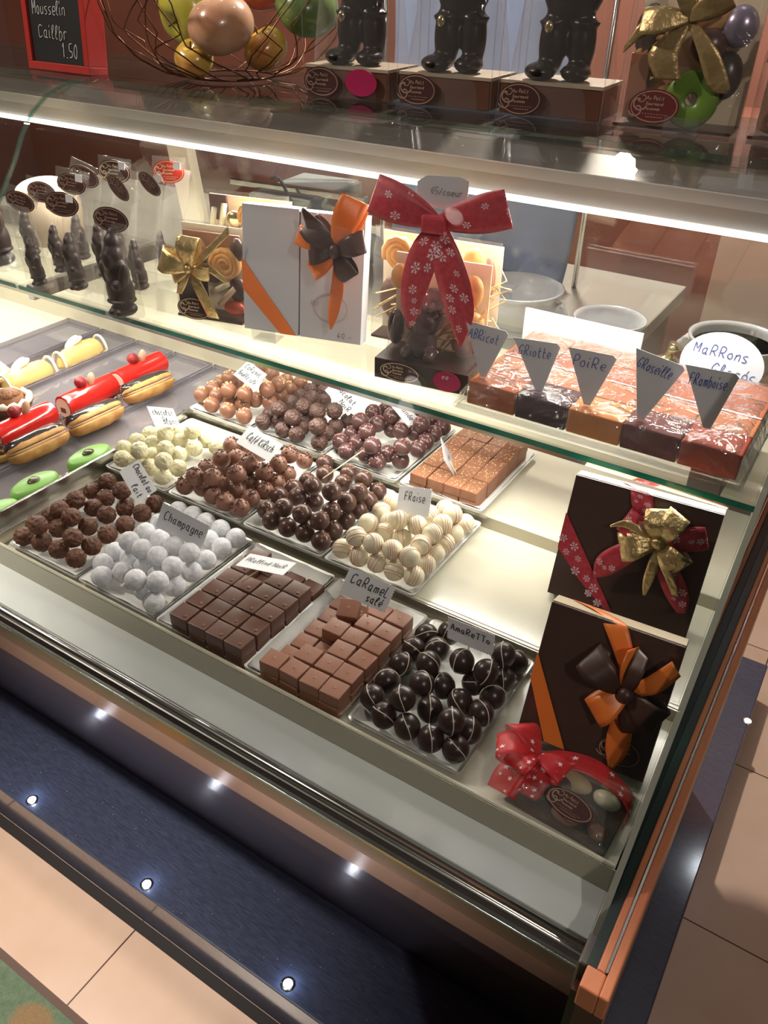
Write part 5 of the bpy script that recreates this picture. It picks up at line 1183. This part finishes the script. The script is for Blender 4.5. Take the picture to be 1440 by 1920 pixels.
# bag with the chocolate bear
t = thing('bear_gift_bag', 'clear bag with a chocolate bear on a brown base, big red snowflake bow', 'gift bag', (-.503, .922, 1.0803), .14)
W0 = .138; D0 = .070
a = MB(); a.box(-W0 / 2, W0 / 2, -D0 / 2, D0 / 2, .0004, .030); a.build('brown_base_box', pbr('dark_base_box', (0.045, 0.022, 0.018), .35), t, bevel=.001)
a = MB(); a.box(-W0 / 2 + .001, W0 / 2 - .001, D0 / 2 - .002, D0 / 2, .031, .158); a.build('cream_back_card', MATS['cream_card'], t)
R_ = lambda ax, an: Matrix.Rotation(an, 4, ax)
bear = [((-.012, -.004, .052), (.022, .018, .026)), ((-.008, -.004, .080), (.019, .016, .022)), ((.002, -.006, .112), (.019, .016, .018)), ((-.014, -.003, .124), (.007, .005, .008)), ((.018, -.003, .122), (.007, .005, .008)), ((.003, -.020, .108), (.009, .007, .007)), ((.014, -.012, .085), (.006, .008, .018), R_('Y', .5)), ((-.030, -.010, .084), (.006, .008, .018), R_('Y', -.3)), ((.006, -.016, .040), (.009, .016, .010)), ((-.028, -.016, .040), (.009, .016, .010))]
blob('chocolate_bear', bear, pbr('bear_chocolate', (0.065, 0.036, 0.036), .22), t, vox=.002)
a = MB()
for k in range(24):
    x0 = r2.uniform(-.068, .05); z0 = r2.uniform(.032, .075); a.tube([(x0, .012, z0), (x0 + .02, .008, z0 + r2.uniform(.0, .03)), (min(.07, x0 + .05), .012, z0 + r2.uniform(-.0, .05))], .0011, 4)
a.build('gold_straw', GRIB, t)
for c_, r_, m_ in (((.05, .018, .125), (.014, .010, .022), BISC), ((-.055, .018, .13), (.014, .010, .018), BISC), ((.045, .015, .05), (.02, .012, .016), MILK), ((-.058, .012, .06), (.012, .012, .026), AMAR), ((.052, .014, .085), (.018, .012, .014), BISC)): a = MB(); a.ball(c_, r_, 16, 10); a.build('biscuit', m_, t, smooth=True)
sack(t, W0 + .003, D0 + .003, .205, .040, 9, flat_top=False, neck=(.86, .030))
sticker(t, (-.030, -.0368, .0155), (1, 0, 0), (0, 0, 1), .0310, .0145, ink=GOLDP)
PINKS = pbr('magenta_sticker', (0.36, 0.012, 0.075), .35)
a = MB(); a.plate([(.020 * math.cos(k * PI / 16), .0145 * math.sin(k * PI / 16)) for k in range(32)], frame((.040, -.0368, .0160), (1, 0, 0), (0, 0, 1)), .0005); o = a.build('magenta_sticker', PINKS, t)
a = MB(); write(a, 'ee', frame((.040, -.0376, .0160), (1, 0, 0), (0, 0, 1)), .007, -.008, .004, .014, .0007); a.build('pink_scroll', CARD, o)
Ui, Wi, Ni = V((1, 0, 0)), V((0, 0, 1)), V((0, -1, 0))
bc = V((.013, -.030, .222)); FL = ('flake', 8, .0062, FLAKE)
bow(t, bc, [('red_loop', RRIB, 163, .088, .046, .014, .15, FL), ('red_loop', RRIB, 17, .092, .046, .014, .15, FL)], Ui, Wi, Ni)
for pts, ww in (([(-.010, -.030, .010), (-.022, -.075, .012), (-.028, -.112, .010), (-.030, -.140, .006)], [.018, .040, .038, .026, .003]), ([(.014, -.030, .010), (.030, -.070, .012), (.040, -.110, .010), (.042, -.152, .006)], [.018, .040, .046, .036, .003])):
    a = MB(); r = tail(bc, [bc + Ui * x + Wi * y + Ni * z for x, y, z in pts], [Ui] * 5, ww); r.add(a); o = a.build('red_tail', RRIB, t, smooth=True, solid=TK); b_ = MB(); motif(b_, r, 'flake', 11, .0070, int(pts[0][0] * 1000), lift=.0007); b_.build('snowflake_print', FLAKE, o)
a = MB(); a.box(-.005, .027, -.046, -.034, .210, .232); a.build('bow_knot', RRIB, t, bevel=.004)
a = MB(); M = frame((.012, -.022, .252), (1, 0, 0), (0, .1, 1)); a.plate([(-.032, -.016), (.034, -.016), (.034, .018), (.022, .022), (-.020, .020), (-.032, .012)], M, .0006); o = a.build('price_card', GCARD, t)
a = MB(); write(a, '65/coeur', M @ Matrix.Translation((0, 0, .0007)), .008, -.014, .0, .042, .0006); a.build('lettering', INK, o)

# ---------------------------------------------------------------- fruit jellies under film, triangular cards
JX0, JX1, JY0, JY1 = -.419, -.072, .872, 1.085
t = thing('jelly_platter', 'clear platter wrapped in cling film holding the fruit jelly pieces, right end of the shelf', 'platter', ((JX0 + JX1) / 2, (JY0 + JY1) / 2, 1.0803))
hw, hd = (JX1 - JX0) / 2 + .008, (JY1 - JY0) / 2 + .014
a = MB(); a.box(-hw, hw, -hd, hd, 0, .003); a.tube([(-hw, -hd, .006), (hw, -hd, .006), (hw, hd, .006), (-hw, hd, .006)], .004, 8, closed=True); a.build('clear_platter', ACRYL, t, smooth=False)
a = MB(); a.box((-0.4391, 1.1000, 1.0788)[0] - (JX0 + JX1) / 2, (-0.2615, 1.1000, 1.0975)[0] - (JX0 + JX1) / 2, hd - .006, hd - .001, .006, .062); a.build('white_back_strip', pbr('white_plastic', (0.90, 0.90, 0.90), .4), t)
a = MB(); nx, ny = 60, 34; P = []; F = []
for j in range(ny + 1):
    for i in range(nx + 1):
        u, v = i / nx * 2 - 1, j / ny * 2 - 1; x, y = u * hw * 1.01, v * hd * 1.01
        ex = max(0, 1 - max(0, (abs(u) - .88) / .12) ** 2 if abs(u) > .88 else 1); ey = 1 - max(0, (abs(v) - .80) / .20) ** 2 if abs(v) > .80 else 1
        z = .008 + .0315 * min(ex, ey) + .0018 * noise.noise(V((x * 26 + y * 60, y * 26 - x * 10, 1))) + .0010 * noise.noise(V((x * 90, y * 40 + x * 30, 4)))
        if abs(u) < .86 and abs(v) < .84: z = max(z, .0385)
        P.append((x, y, z))
for j in range(ny):
    for i in range(nx): F.append((j * (nx + 1) + i, j * (nx + 1) + i + 1, (j + 1) * (nx + 1) + i + 1, (j + 1) * (nx + 1) + i))
a.add(P, F); a.build('cling_film', FILM, t, smooth=True)
JEL = [('apricot orange', (0.34, 0.085, 0.022)), ('very dark purple', (0.045, 0.018, 0.024)), ('light amber', (0.52, 0.20, 0.055)), ('dark wine red', (0.10, 0.018, 0.018)), ('bright brick red', (0.26, 0.035, 0.015))]
pw = (JX1 - JX0) / 5
for i, (nm, c) in enumerate(JEL):
    m_ = pbr(nm.replace(' ', '_') + '_jelly', c, .22, sub=.35, coat=.4)
    for k in range(4):
        a = MB(); a.box(-pw / 2 + .0008, pw / 2 - .0008, -.0255, .0255, 0, .0325)
        mm = m_ if k == 0 else pbr('brown_red_jelly_%s' % 'abc'[k - 1], [(0.36, 0.13, 0.06), (0.28, 0.09, 0.05), (0.33, 0.11, 0.06)][k - 1], .25, sub=.3, coat=.3)
        o = a.build('fruit_jelly_piece', mm, loc=(JX0 + pw * (i + .5), JY0 + .027 + k * .0525, 1.0838), bevel=.002)
        tag(o, ('%s fruit jelly piece, front row of the wrapped platter' % nm) if k == 0 else 'brown red fruit jelly piece under the film, row %s behind the %s one' % (['two', 'three', 'four'][k - 1], nm), 'fruit jelly', 'fruit jelly pieces on the wrapped platter')
for nm, TL_, TR_, tip in (('ABRicot', (-0.4376, 0.8920, 1.1882), (-0.3815, 0.9050, 1.1810), (-0.4061, 0.8920, 1.1133)), ('GRiotte', (-0.3696, 0.8920, 1.1811), (-0.3119, 0.9050, 1.1813), (-0.3269, 0.8920, 1.1153)), ('PoiRe', (-0.2976, 0.8920, 1.1858), (-0.2406, 0.9050, 1.1830), (-0.2630, 0.8920, 1.1157)),
                          ('GRoseille', (-0.2179, 0.8920, 1.2039), (-0.1610, 0.9050, 1.1898), (-0.1964, 0.8920, 1.1186)), ('FRamboise', (-0.1605, 0.8920, 1.1981), (-0.1033, 0.9050, 1.1958), (-0.1204, 0.8920, 1.1290))):
    TL_, TR_, tip = V(TL_), V(TR_), V(tip); tip.z = max(tip.z, 1.118)
    t = thing('triangular_card', 'white triangular card toned backlit grey reading %s pointing down into the wrapped fruit jellies' % nm.capitalize(), 'sign', tip, 0, 'triangular fruit name cards')
    X = (TR_ - TL_).normalized(); M = frame((0, 0, 0), X, ((TL_ + TR_) / 2 - tip))
    loc = [M.inverted() @ (q - tip) for q in (TL_, TR_)]
    pts = [(loc[0].x, loc[0].y), (-.004, 0), (.004, 0), (loc[1].x, loc[1].y - .004), (loc[1].x - .005, loc[1].y)]
    a = MB(); a.plate(pts[::1], M, .0008); a.build('card', GCARD, t)
    a = MB(); wd = loc[1].x - loc[0].x
    write(a, nm, M @ Matrix.Translation((0, 0, .0012)), .0125, loc[0].x + wd * .14, min(loc[0].y, loc[1].y) - .020, wd * .70, .0009); a.build('lettering', BLUEINK, t)
# round card Marrons glaces with its plastic clip
c = V((-0.1342, 1.0200, 1.1523)); foot = V((c.x + .010, 1.092, 1.0803))
c = V((c.x, 1.125, 0)); c = V((-0.1549, 1.1180, 1.1149))
foot = V((c.x + .012, 1.128, 1.0803))
t = thing('round_card', 'round white card reading Marrons Glaces in a white clip behind the jelly cards', 'sign', foot)
M = frame(c - foot, (1, .05, -.02), (0, .18, 1)); R0 = .056
a = MB(); a.plate([(R0 * .98 * math.cos(k * PI / 24), R0 * .78 * math.sin(k * PI / 24)) for k in range(48)], M, .0008); a.build('card', pbr('bluish_white_card', (0.72, 0.74, 0.80), .5), t)
a = MB(); Mt = M @ Matrix.Translation((0, 0, .0012)); write(a, 'MaRRons', Mt, .0140, -.042, .010, .074, .0011); write(a, 'Glacés', Mt, .0170, -.012, -.016, .060, .0011); a.build('lettering', BLUEINK, t)
a = MB(); a.lathe([(.001, 0), (.030, 0), (.032, .003), (.030, .008), (.001, .009)], n=28); a.v = [(v[0], v[1] * .55, v[2]) for v in a.v]
a.build('clip_foot', pbr('white_plastic', (0.90, 0.90, 0.90), .4), t, smooth=True)
a = MB(); a.tube([(0, 0, .008), (c.x - foot.x, c.y - foot.y + .004, c.z - foot.z - R0 * .8)], .003, 8); a.build('clip_stem', MATS['white_plastic'], t, smooth=True)

# ---------------------------------------------------------------- things standing on the glass top
ZTOP = 1.3995
# chalkboard
bl_, br_ = V((-1.3632, 1.0081, 1.4000)), V((-1.2074, 1.0059, 1.4000))
B = Boxer(bl_, br_, .200, .036, .10)
t = thing('chalkboard_sign', 'red framed chalkboard with white chalk writing standing at the left end of the glass top', 'sign', (bl_.x, bl_.y, ZTOP))
REDF = pbr('red_painted_frame', (0.30, 0.02, 0.015), .4)
a = MB(); fw = .012
B.box(a, 0, B.W, 0, fw, -.034, .004); B.box(a, 0, B.W, B.H - fw, B.H, -.034, .004); B.box(a, 0, fw, fw, B.H - fw, -.034, .004); B.box(a, B.W - fw, B.W, fw, B.H - fw, -.034, .004); B.box(a, fw, B.W - fw, fw, B.H - fw, -.045, -.003)
a.build('frame', REDF, t, bevel=.001)
a = MB(); B.box(a, fw, B.W - fw, fw, B.H - fw, -.003, -.0005); a.build('slate', pbr('black_slate', (0.010, 0.010, 0.010), .5), t)
a = MB(); M = frame(B.p(0, 0, .0002), B.u, B.v)
write(a, '1.50', M, .020, B.W * .56, .022, .040, .0010); write(a, 'Caillbr', M, .019, B.W * .20, .048, .075, .0008); write(a, 'Mousselin', M, .019, B.W * .14, .082, .085, .0008)
a.build('chalk_lettering', CHALK, t)
# wire basket of apples
bcx, bcy = -1.015, 1.130
t = thing('wire_fruit_basket', 'copper wire bowl holding apples on the glass top beside the chalkboard', 'basket', (bcx, bcy, ZTOP))
prof_b = [(.070, .004), (.110, .012), (.150, .034), (.180, .068), (.193, .108), (.199, .150), (.201, .185)]
def bpt(an, v):
    k = v * (len(prof_b) - 1); i = min(int(k), len(prof_b) - 2); f_ = k - i
    r = prof_b[i][0] * (1 - f_) + prof_b[i + 1][0] * f_; z = prof_b[i][1] * (1 - f_) + prof_b[i + 1][1] * f_
    return V((r * math.cos(an), r * math.sin(an), z))
WIRE = pbr('copper_wire', (0.16, 0.070, 0.035), .35, .8)
r2 = random.Random(21)
for v_ in (0.0, 1.0):
    a = MB(); a.tube([bpt(k * 2 * PI / 60, v_) for k in range(60)], .0018, 6, closed=True); a.build('ring_wire', WIRE, t, smooth=True)
for k in range(26):
    an = k * 2 * PI / 26; pts = []; v_ = 0.0; a0 = an
    while v_ < 1.0: pts.append((a0, v_)); a0 += r2.uniform(-.34, .34); v_ += r2.uniform(.10, .24)
    pts.append((a0, 1.0)); P = []
    for (a1, v1), (a2, v2) in zip(pts[:-1], pts[1:]):
        for q in range(4): P.append(bpt(a1 + (a2 - a1) * q / 4, v1 + (v2 - v1) * q / 4))
    P.append(bpt(*pts[-1])); a = MB(); a.tube(P, .0011, 5); a.build('bent_wire', WIRE, t, smooth=True)
def apple(p, r, c1, c2, lb, tilt=(0, 0), mat=None):
    t = thing('apple', lb, 'fruit', p, 0, 'apples in the wire basket')
    pr = []
    for k in range(25):
        th = PI * k / 24; rr_ = r * (1 + .06 * math.cos(2 * th) * -1) * (1 - .12 * math.exp(-(th / .28) ** 2) * 0); x = rr_ * math.sin(th) * 1.02; z = rr_ * math.cos(th) * .93
        z -= r * .26 * math.exp(-(x / (r * .30)) ** 2) * (1 if th < PI / 2 else 0); z += r * .16 * math.exp(-(x / (r * .25)) ** 2) * (1 if th > PI / 2 else 0)
        pr.append((max(x, .0005), z))
    m_ = pbr('apple_skin_' + lb.split()[0].lower() + '_' + lb.split()[1].lower(), c1, .25, c2=c2, nscale=14, coat=.3, lo=.4, hi=.62)
    a = MB(); a.lathe(pr[::-1], n=36, fn=lambda an, i: 1 + .018 * math.cos(an * 5)); o = a.build('skin', m_, t, smooth=True)
    a = MB(); a.tube([(0, 0, r * .60), (.001, .001, r * .85), (.003, .002, r * 1.05)], .0014, 6); a.build('stem', MILKR, o, smooth=True)
    t.rotation_euler = (tilt[0], tilt[1], 0)
    a = MB(); a.lathe([(.001, 0), (.004, .0003), (.0035, .002), (.001, .001)], n=8); a.v = [(v[0], v[1], -r * .80 + v[2]) for v in a.v]; a.build('calyx', pbr('dark_calyx', (0.03, 0.02, 0.01), .8), o)
apple((-1.050, 1.085, 1.490), .0480, (0.42, 0.40, 0.05), (0.50, 0.46, 0.10), 'Yellow green apple with its dark hollow facing out, upper left in the basket', (1.9, .2))
apple((-.950, 1.045, 1.481), .0460, (0.60, 0.38, 0.24), (0.50, 0.24, 0.13), 'Pinkish pale apple at the front centre of the basket', (.2, -.2))
apple((-1.012, 1.045, 1.434), .0280, (0.56, 0.40, 0.05), (0.62, 0.30, 0.08), 'Golden yellow apple low in the basket under the green one', (.6, .3))
apple((-.928, 1.118, 1.447), .0330, (0.60, 0.42, 0.06), (0.50, 0.20, 0.06), 'Amber yellow apple low in the basket under the pale one', (.4, -.4))
apple((-.886, 1.172, 1.503), .0450, (0.16, 0.26, 0.06), (0.10, 0.16, 0.05), 'Deep green apple at the right side of the basket', (.3, .4))
apple((-.990, 1.190, 1.530), .0430, (0.35, 0.03, 0.03), (0.42, 0.10, 0.04), 'Dark red apple at the back of the basket', (.3, .2))
# figure gift packs: clear box bag on a dark base box
def boots_pack(cx, y0, lb, seed, mag=False):
    t = thing('figure_gift_pack', lb, 'gift pack', (cx, y0 + .045, ZTOP), .05, 'clear packs with chocolate figures on the glass top')
    a = MB(); a.box(-.068, .068, -.043, .043, .0005, .036); a.build('base_box', pbr('brown_base_box', (0.15, 0.055, 0.030), .4, c2=(0.09, 0.035, 0.02), nscale=8), t, bevel=.001)
    a = MB(); a.box(-.069, .069, -.044, .044, .036, .040); a.build('cream_top_card', pbr('dull_cream_card', (0.34, 0.27, 0.19), .6), t)
    R2 = lambda ax, an: Matrix.Rotation(an, 4, ax)
    z0 = .040
    P = [((-.024, -.022, z0 + .010), (.021, .026, .011), R2('Z', .5)), ((.020, -.010, z0 + .010), (.020, .026, .011), R2('Z', .2)), ((-.018, -.002, z0 + .042), (.018, .018, .042)), ((.020, .002, z0 + .042), (.017, .018, .042)),
         ((-.018, -.002, z0 + .064), (.021, .021, .005)), ((.020, .002, z0 + .064), (.020, .021, .005)), ((.001, .002, z0 + .105), (.040, .028, .046)), ((.0, .0, z0 + .150), (.033, .026, .036)), ((-.038, -.006, z0 + .135), (.011, .013, .034), R2('Y', .3)), ((.038, -.006, z0 + .135), (.011, .013, .034), R2('Y', -.3)),
         ((0, -.004, z0 + .195), (.022, .020, .025)), ((0, -.022, z0 + .178), (.015, .008, .022)), ((0, .004, z0 + .222), (.017, .017, .018)), ((.004, .012, z0 + .240), (.009, .009, .010)), ((0, -.018, z0 + .112), (.036, .012, .006))]
    blob('chocolate_figure', P, pbr('black_chocolate_figure', (0.012, 0.007, 0.006), .30, spec=.35), t, vox=.003, smooth_it=3)
    a = MB(); a.ball((-.018, -.024, z0 + .060), (.006, .004, .007), 10, 8); a.build('gold_fleck', MATS['gold_foil'], t, smooth=True)
    a = MB()
    for sx in (-1, 1):
        for sy in (-1, 1): a.box(sx * .0705 - .0006, sx * .0705 + .0006, sy * .0455 - .0006, sy * .0455 + .0006, 0, .30)
    a.build('bag_seams', ACRYL, t)
    sack(t, .142, .092, .31, .060, seed, name='clear_bag', flat_top=False, neck=(.90, .03))
    sticker(t, (-.038, -.0485, .019), (1, 0, 0), (0, 0, 1), .030, .0195)
    if mag: a = MB(); a.plate([(.026 * math.cos(k * PI / 16), .017 * math.sin(k * PI / 16)) for k in range(32)], frame((.028, -.0485, .022), (1, 0, 0), (0, 0, 1)), .0006); a.build('magenta_sticker', PINKS, t)
boots_pack(-.742, 1.062, 'clear pack with a chocolate figure and magenta sticker on the glass top', 31, True)
boots_pack(-.592, 1.078, 'clear pack with a dark chocolate figure, middle one of three on the glass top', 32)
boots_pack(-.443, 1.090, 'clear pack with a dark chocolate figure, right one of three, beside the gold tied bags', 33)
a = MB(); a.box(-.018, .018, -.001, .001, 0, .022)
tag(a.build('price_card', CARD, loc=(-.830, 1.135, ZTOP), bevel=.0003), 'small white card standing between the apple basket and the left chocolate figure', 'card')
def top_bag(p, lb, seed, ring):
    its = [('swirl', (-.035, .0, .075), .024, BISC), ('ball', (-.025, -.004, .035), (.024, .018, .020), BISC), ('ball', (-.05, -.002, .10), (.018, .014, .03), AMAR), ('ball', (.02, -.006, .09), (.022, .016, .02), DARK), ('bar', (-.05, -.02, .045), (.012, .006, .035), MILK), ('ball', (.045, 0, .06), (.020, .016, .026), AMAR), ('ball', (.01, .0, .12), (.03, .016, .02), BISC), ('ball', (.05, 0, .11), (.02, .016, .022), pbr('lilac_foil', (0.35, 0.30, 0.42), .25, .6))]
    t = goody_bag(p, .150, .230, .070, lb, its, seed=seed, rz=.05)
    if ring: a = MB(); pts = [(.018 + .019 * math.cos(k * PI / 12), -.030, .036 + .019 * math.sin(k * PI / 12)) for k in range(24)]; a.tube(pts, .0125, 12, closed=True); a.v = [(v[0], -.030 + (v[1] + .030) * .35, v[2]) for v in a.v]; a.build('green_ring', pbr('green_sugar_ring', (0.13, 0.22, 0.035), .35), t, smooth=True)
    bc = V((.0, -.040, .118)); U, W_, N_ = V((1, 0, 0)), V((0, 0, 1)), V((0, -1, 0))
    GT = pbr('tarnished_gold_ribbon', (0.50, 0.36, 0.17), .35, .6, c2=(0.40, 0.28, 0.13), nscale=60, bump=.6, bscale=150)
    bow(t, bc, [('gold_loop', GT, 185, .052, .030, .012, .5, None), ('gold_loop', GT, 30, .046, .030, .012, .6, None), ('gold_loop', GT, 105, .046, .026, .012, .5, None)], U, W_, N_)
    for pts, sd, ww in (([(-.020, -.035, .006), (-.010, -.062, .004)], U, [.010, .034, .030]), ([(.028, -.030, .006), (.046, -.062, .002), (.052, -.072, .0)], U, [.010, .024, .026, .014]), ([(-.045, -.010, .006), (-.068, -.034, .002)], W_, [.008, .020, .008])):
        a = MB(); tail(bc, [bc + U * x + W_ * y + N_ * z for x, y, z in pts], [sd] * (len(pts) + 1), ww).add(a); a.build('gold_tail', GT, t, smooth=True, solid=TK)
    sticker(t, (-.022, -.037, .026), (1, 0, 0), (0, .15, 1), .030, .0190, mat=pbr('wine_sticker', (0.12, 0.02, 0.02), .4), ink=MATS['dull_gold_print'])
    return t
top_bag((-.282, 1.120, ZTOP), 'clear bag with a green ring sweet on the glass top', 41, True)
top_bag((-.122, 1.128, ZTOP), 'clear bag of biscuits with a gold bow at the far right of the glass top', 42, False)
t = bpy.data.objects[[o.name for o in bpy.data.objects if o.name.startswith('biscuit_gift_bag')][-1]]
label_stand((-.262, 1.062, ZTOP + .0003), .05, 'small clear acrylic stand in front of the green ring bag on the glass top', .040)

# ---------------------------------------------------------------- staff side: worktop, crockery, machine, cupboard
WT = .960
t = thing('staff_worktop', 'cream worktop cupboard running behind the display case', 'worktop', (-1.0, 1.62, 0))
a = MB(); a.box(-1.3, .62, -.29, .28, .925, .960); a.build('worktop', pbr('pale_worktop', (0.46, 0.44, 0.38), .35), t, bevel=.003)
a = MB(); a.box(-1.28, .60, -.27, .26, 0.0, .925); a.build('cupboard_body', pbr('brown_cupboard', (0.20, 0.085, 0.055), .45), t)
t = thing('cream_cupboard', 'cream and pink beige cupboard with flat doors behind the bowls', 'cupboard', (-.05, 2.35, 0))
CRM = pbr('cream_door', (0.62, 0.46, 0.34), .4)
a = MB(); a.box(-.62, .80, 0, .45, 0, 1.22); a.build('cupboard_body', WALLM, t)
for x0, x1, z0, z1 in ((-.36, .30, .72, 1.18), (-.36, .30, .10, .70)):
    a = MB(); a.box(x0, x1, -.018, -.001, z0, z1); a.build('flat_door', CRM, t, bevel=.003)
PORC = pbr('white_porcelain', (0.80, 0.82, 0.84), .12, coat=.6)
def bowl(p, r, h, lb, foot=True, lions=True, fill=None, group='white porcelain bowls'):
    t = thing('porcelain_bowl', lb, 'bowl', p, 0, group)
    pr = [(.001, .004), (r * .40, .004), (r * .46, 0), (r * .52, .003), (r * .42, .012), (r * .55, .018), (r * .88, h * .45), (r * .96, h * .70), (r * .92, h * .84), (r * .98, h * .93), (r, h), (r * .95, h * 1.01), (r * .88, h * .93), (r * .86, h * .70), (r * .75, h * .40), (r * .4, h * .26), (.001, h * .25)]
    a = MB(); a.lathe(pr, n=44); a.build('bowl_body', PORC, t, smooth=True)
    if lions:
        for s in (-1, 1):
            blob('lion_head_handle', [((s * r * .99, 0, h * .66), (.013, .014, .014)), ((s * (r * .99 + .010), 0, h * .62), (.008, .008, .008)), ((s * (r * .99 + .002), .008, h * .78), (.005, .005, .005)), ((s * (r * .99 + .002), -.008, h * .78), (.005, .005, .005)), ((s * (r * .99 + .008), 0, h * .50), (.006, .009, .005))], PORC, t, vox=.002)
    if fill: a = MB(); a.lathe([(.001, h * .80), (r * .868, h * .80)], n=40); a.build('filling', fill, t, smooth=True)
bowl((-.592, 1.425, WT), .088, .092, 'white porcelain bowl with lion head handles behind the bear bag, left of three')
bowl((-.400, 1.405, WT), .066, .078, 'plain white bowl in the middle of three, behind the wrapped jellies', lions=False)
bowl((-.185, 1.430, WT), .080, .082, 'white lion head bowl filled with light caramel cream at the right', fill=pbr('caramel_cream', (0.72, 0.50, 0.26), .4))
a = MB(); r2 = random.Random(6); a.ball((0, 0, .032), (.032, .030, .030), 22, 16, fn=lambda d: 1 + .10 * noise.noise(d * 4) + .05 * noise.noise(d * 9)); a.tube([(0, 0, .05), (.004, 0, .07), (.010, 0, .082)], [.010, .006, .012], 10)
tag(a.build('gold_foil_sweet', MATS['gold_foil'], smooth=True, loc=(-.272, 1.335, WT)), 'crumpled gold foil wrapped sweet between the white bowls', 'sweet')
t = thing('receipt_machine', 'pale grey green counter machine with a dark cable behind the white gift box', 'machine', (-1.30, 1.52, WT + .0005) if False else (-1.16, 1.56, WT), .10)
MG = pbr('pale_green_grey_plastic', (0.42, 0.47, 0.44), .35)
MGD = pbr('grey_plastic', (0.24, 0.26, 0.25), .4)
a = MB(); a.box(-.130, .030, -.10, .14, .001, .165); a.build('machine_body', MG, t, bevel=.006)
a = MB(); a.box(.0305, .0345, -.10, .14, .002, .160); a.build('dark_seam', MGD, t)
a = MB(); M = Matrix.Translation((.11, -.03, .06)) @ Matrix.Rotation(-.5, 4, 'X'); a.box(-.075, .085, -.075, .075, -.02, .02, M=M); a.build('tilted_panel', MG, t, bevel=.008)
a = MB(); M2 = M @ Matrix.Translation((0, 0, .021)); a.box(-.060, .070, -.060, .060, 0, .002, M=M2); a.build('panel_screen', MGD, t)
a = MB(); a.tube(smoothline([(-.070, -.09, .20), (-.045, -.10, .205), (-.02, -.105, .175), (.0, -.106, .13), (.018, -.106, .10), (.026, -.105, .06)], 5), .0035, 8); a.build('dark_cable', pbr('dark_cable_rubber', (0.03, 0.04, 0.035), .5), t, smooth=True)
a = MB(); a.box(-.19, .16, -.085, -.065, .172, .186); a.build('steel_rail', ALU2, t, bevel=.003)
a = MB(); a.box(-.052, .052, -.003, .003, .0, .030); 
a = MB(); a.plate([(.014 * math.cos(k * PI / 12), .014 * math.sin(k * PI / 12)) for k in range(24)], frame((-.112, -.1015, .118), (1, 0, 0), (0, 0, 1)), .001); a.build('round_seal', CARD, t)
# pale blue plastic sheet hanging behind the case
t = thing('hanging_plastic_sheet', 'pale blue grey plastic sheet hanging behind the chocolate figures and bowls', 'plastic sheet', (-.83, 1.72, WT))
a = MB(); nx, ny = 40, 40; P = []; F = []
for j in range(ny + 1):
    for i in range(nx + 1):
        u, v = i / nx, j / ny; x = -.235 + u * (.452) + (.012 * math.sin(v * 7) if u > .9 else 0)
        P.append((x, .012 * math.sin(u * 19 + v * 6) + .016 * noise.noise(V((u * 3, v * 4 + u * 3, 1))) + .006 * noise.noise(V((u * 11, v * 9, 2))), .001 + v * .82))
for j in range(ny):
    for i in range(nx): F.append((j * (nx + 1) + i, j * (nx + 1) + i + 1, (j + 1) * (nx + 1) + i + 1, (j + 1) * (nx + 1) + i))
a.add(P, F); a.build('sheet', pbr('pale_blue_plastic', (0.34, 0.42, 0.62), .35, c2=(0.28, 0.35, 0.52), nscale=5), t, smooth=True, solid=.0012)
a = MB(); a.tube([(-.26, 0, .826), (.24, 0, .826)], .006, 10); a.tube([(-.26, 0, .826), (-.26, 0, 0.0)], .006, 10); a.tube([(.24, .02, .826), (.24, .02, 0.0)], .006, 10); a.build('hanging_rail', ALU2, t, smooth=True)
# bread in white wrap behind the left figures
t = thing('wrapped_panettone', 'cake wrapped in cream paper at the back of the shelf, left picture edge', 'cake', (-1.455, 1.055, 1.0803))
a = MB(); a.lathe([(.001, 0), (.055, 0), (.060, .05), (.058, .09), (.001, .09)], n=36, fn=lambda an, i: 1 + .02 * math.sin(an * 14)); a.build('paper_wrap', pbr('cream_wrap', (0.50, 0.40, 0.28), .6), t, smooth=True)
a = MB(); a.ball((0, 0, .095), (.060, .060, .026), 24, 14); a.build('paper_top', MATS['cream_wrap'], t, smooth=True)
# glowing domes added on the granite, standing in for reflected room lamps
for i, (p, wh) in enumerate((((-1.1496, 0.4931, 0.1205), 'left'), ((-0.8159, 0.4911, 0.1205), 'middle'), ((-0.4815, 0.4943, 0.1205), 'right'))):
    t = thing('plinth_glow_spot', 'small glowing dome added on the front granite plinth for a lamp reflection, %s of the three' % wh, 'added glow', (p[0], p[1], .1202), 0, 'added glow domes on the granite plinth')
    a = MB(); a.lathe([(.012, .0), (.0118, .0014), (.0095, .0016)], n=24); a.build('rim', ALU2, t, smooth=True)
    a = MB(); a.lathe([(.0094, .0004), (.0080, .0018), (.0045, .0028), (.0005, .0031)], n=24); a.build('lens', pbr('plinth_glow_dome', (1, 1, 1), .5, emit=(0.80, 0.90, 1.0), es=14), t, smooth=True)
    bulb('plinth_halo_lamp', (p[0], p[1], .1202 + .013), .035, (0.62, 0.78, 1.0), .003)  # added lamp that spreads a halo on the granite
p = (0.0524, 1.5338, 0.1205)  # one more added dome for the reflected glow beside the case end
t = thing('plinth_glow_spot', 'small glowing dome added on the granite plinth for a lamp reflection beside the right end of the case', 'added glow', (p[0], p[1], .1202), 0, 'added glow domes on the granite plinth')
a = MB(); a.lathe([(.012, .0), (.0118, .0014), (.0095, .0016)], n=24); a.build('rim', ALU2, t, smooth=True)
a = MB(); a.lathe([(.0094, .0004), (.0080, .0018), (.0045, .0028), (.0005, .0031)], n=24); a.build('lens', pbr('plinth_dim_glow_dome', (1, 1, 1), .5, emit=(0.45, 0.60, 1.0), es=1.2), t, smooth=True)
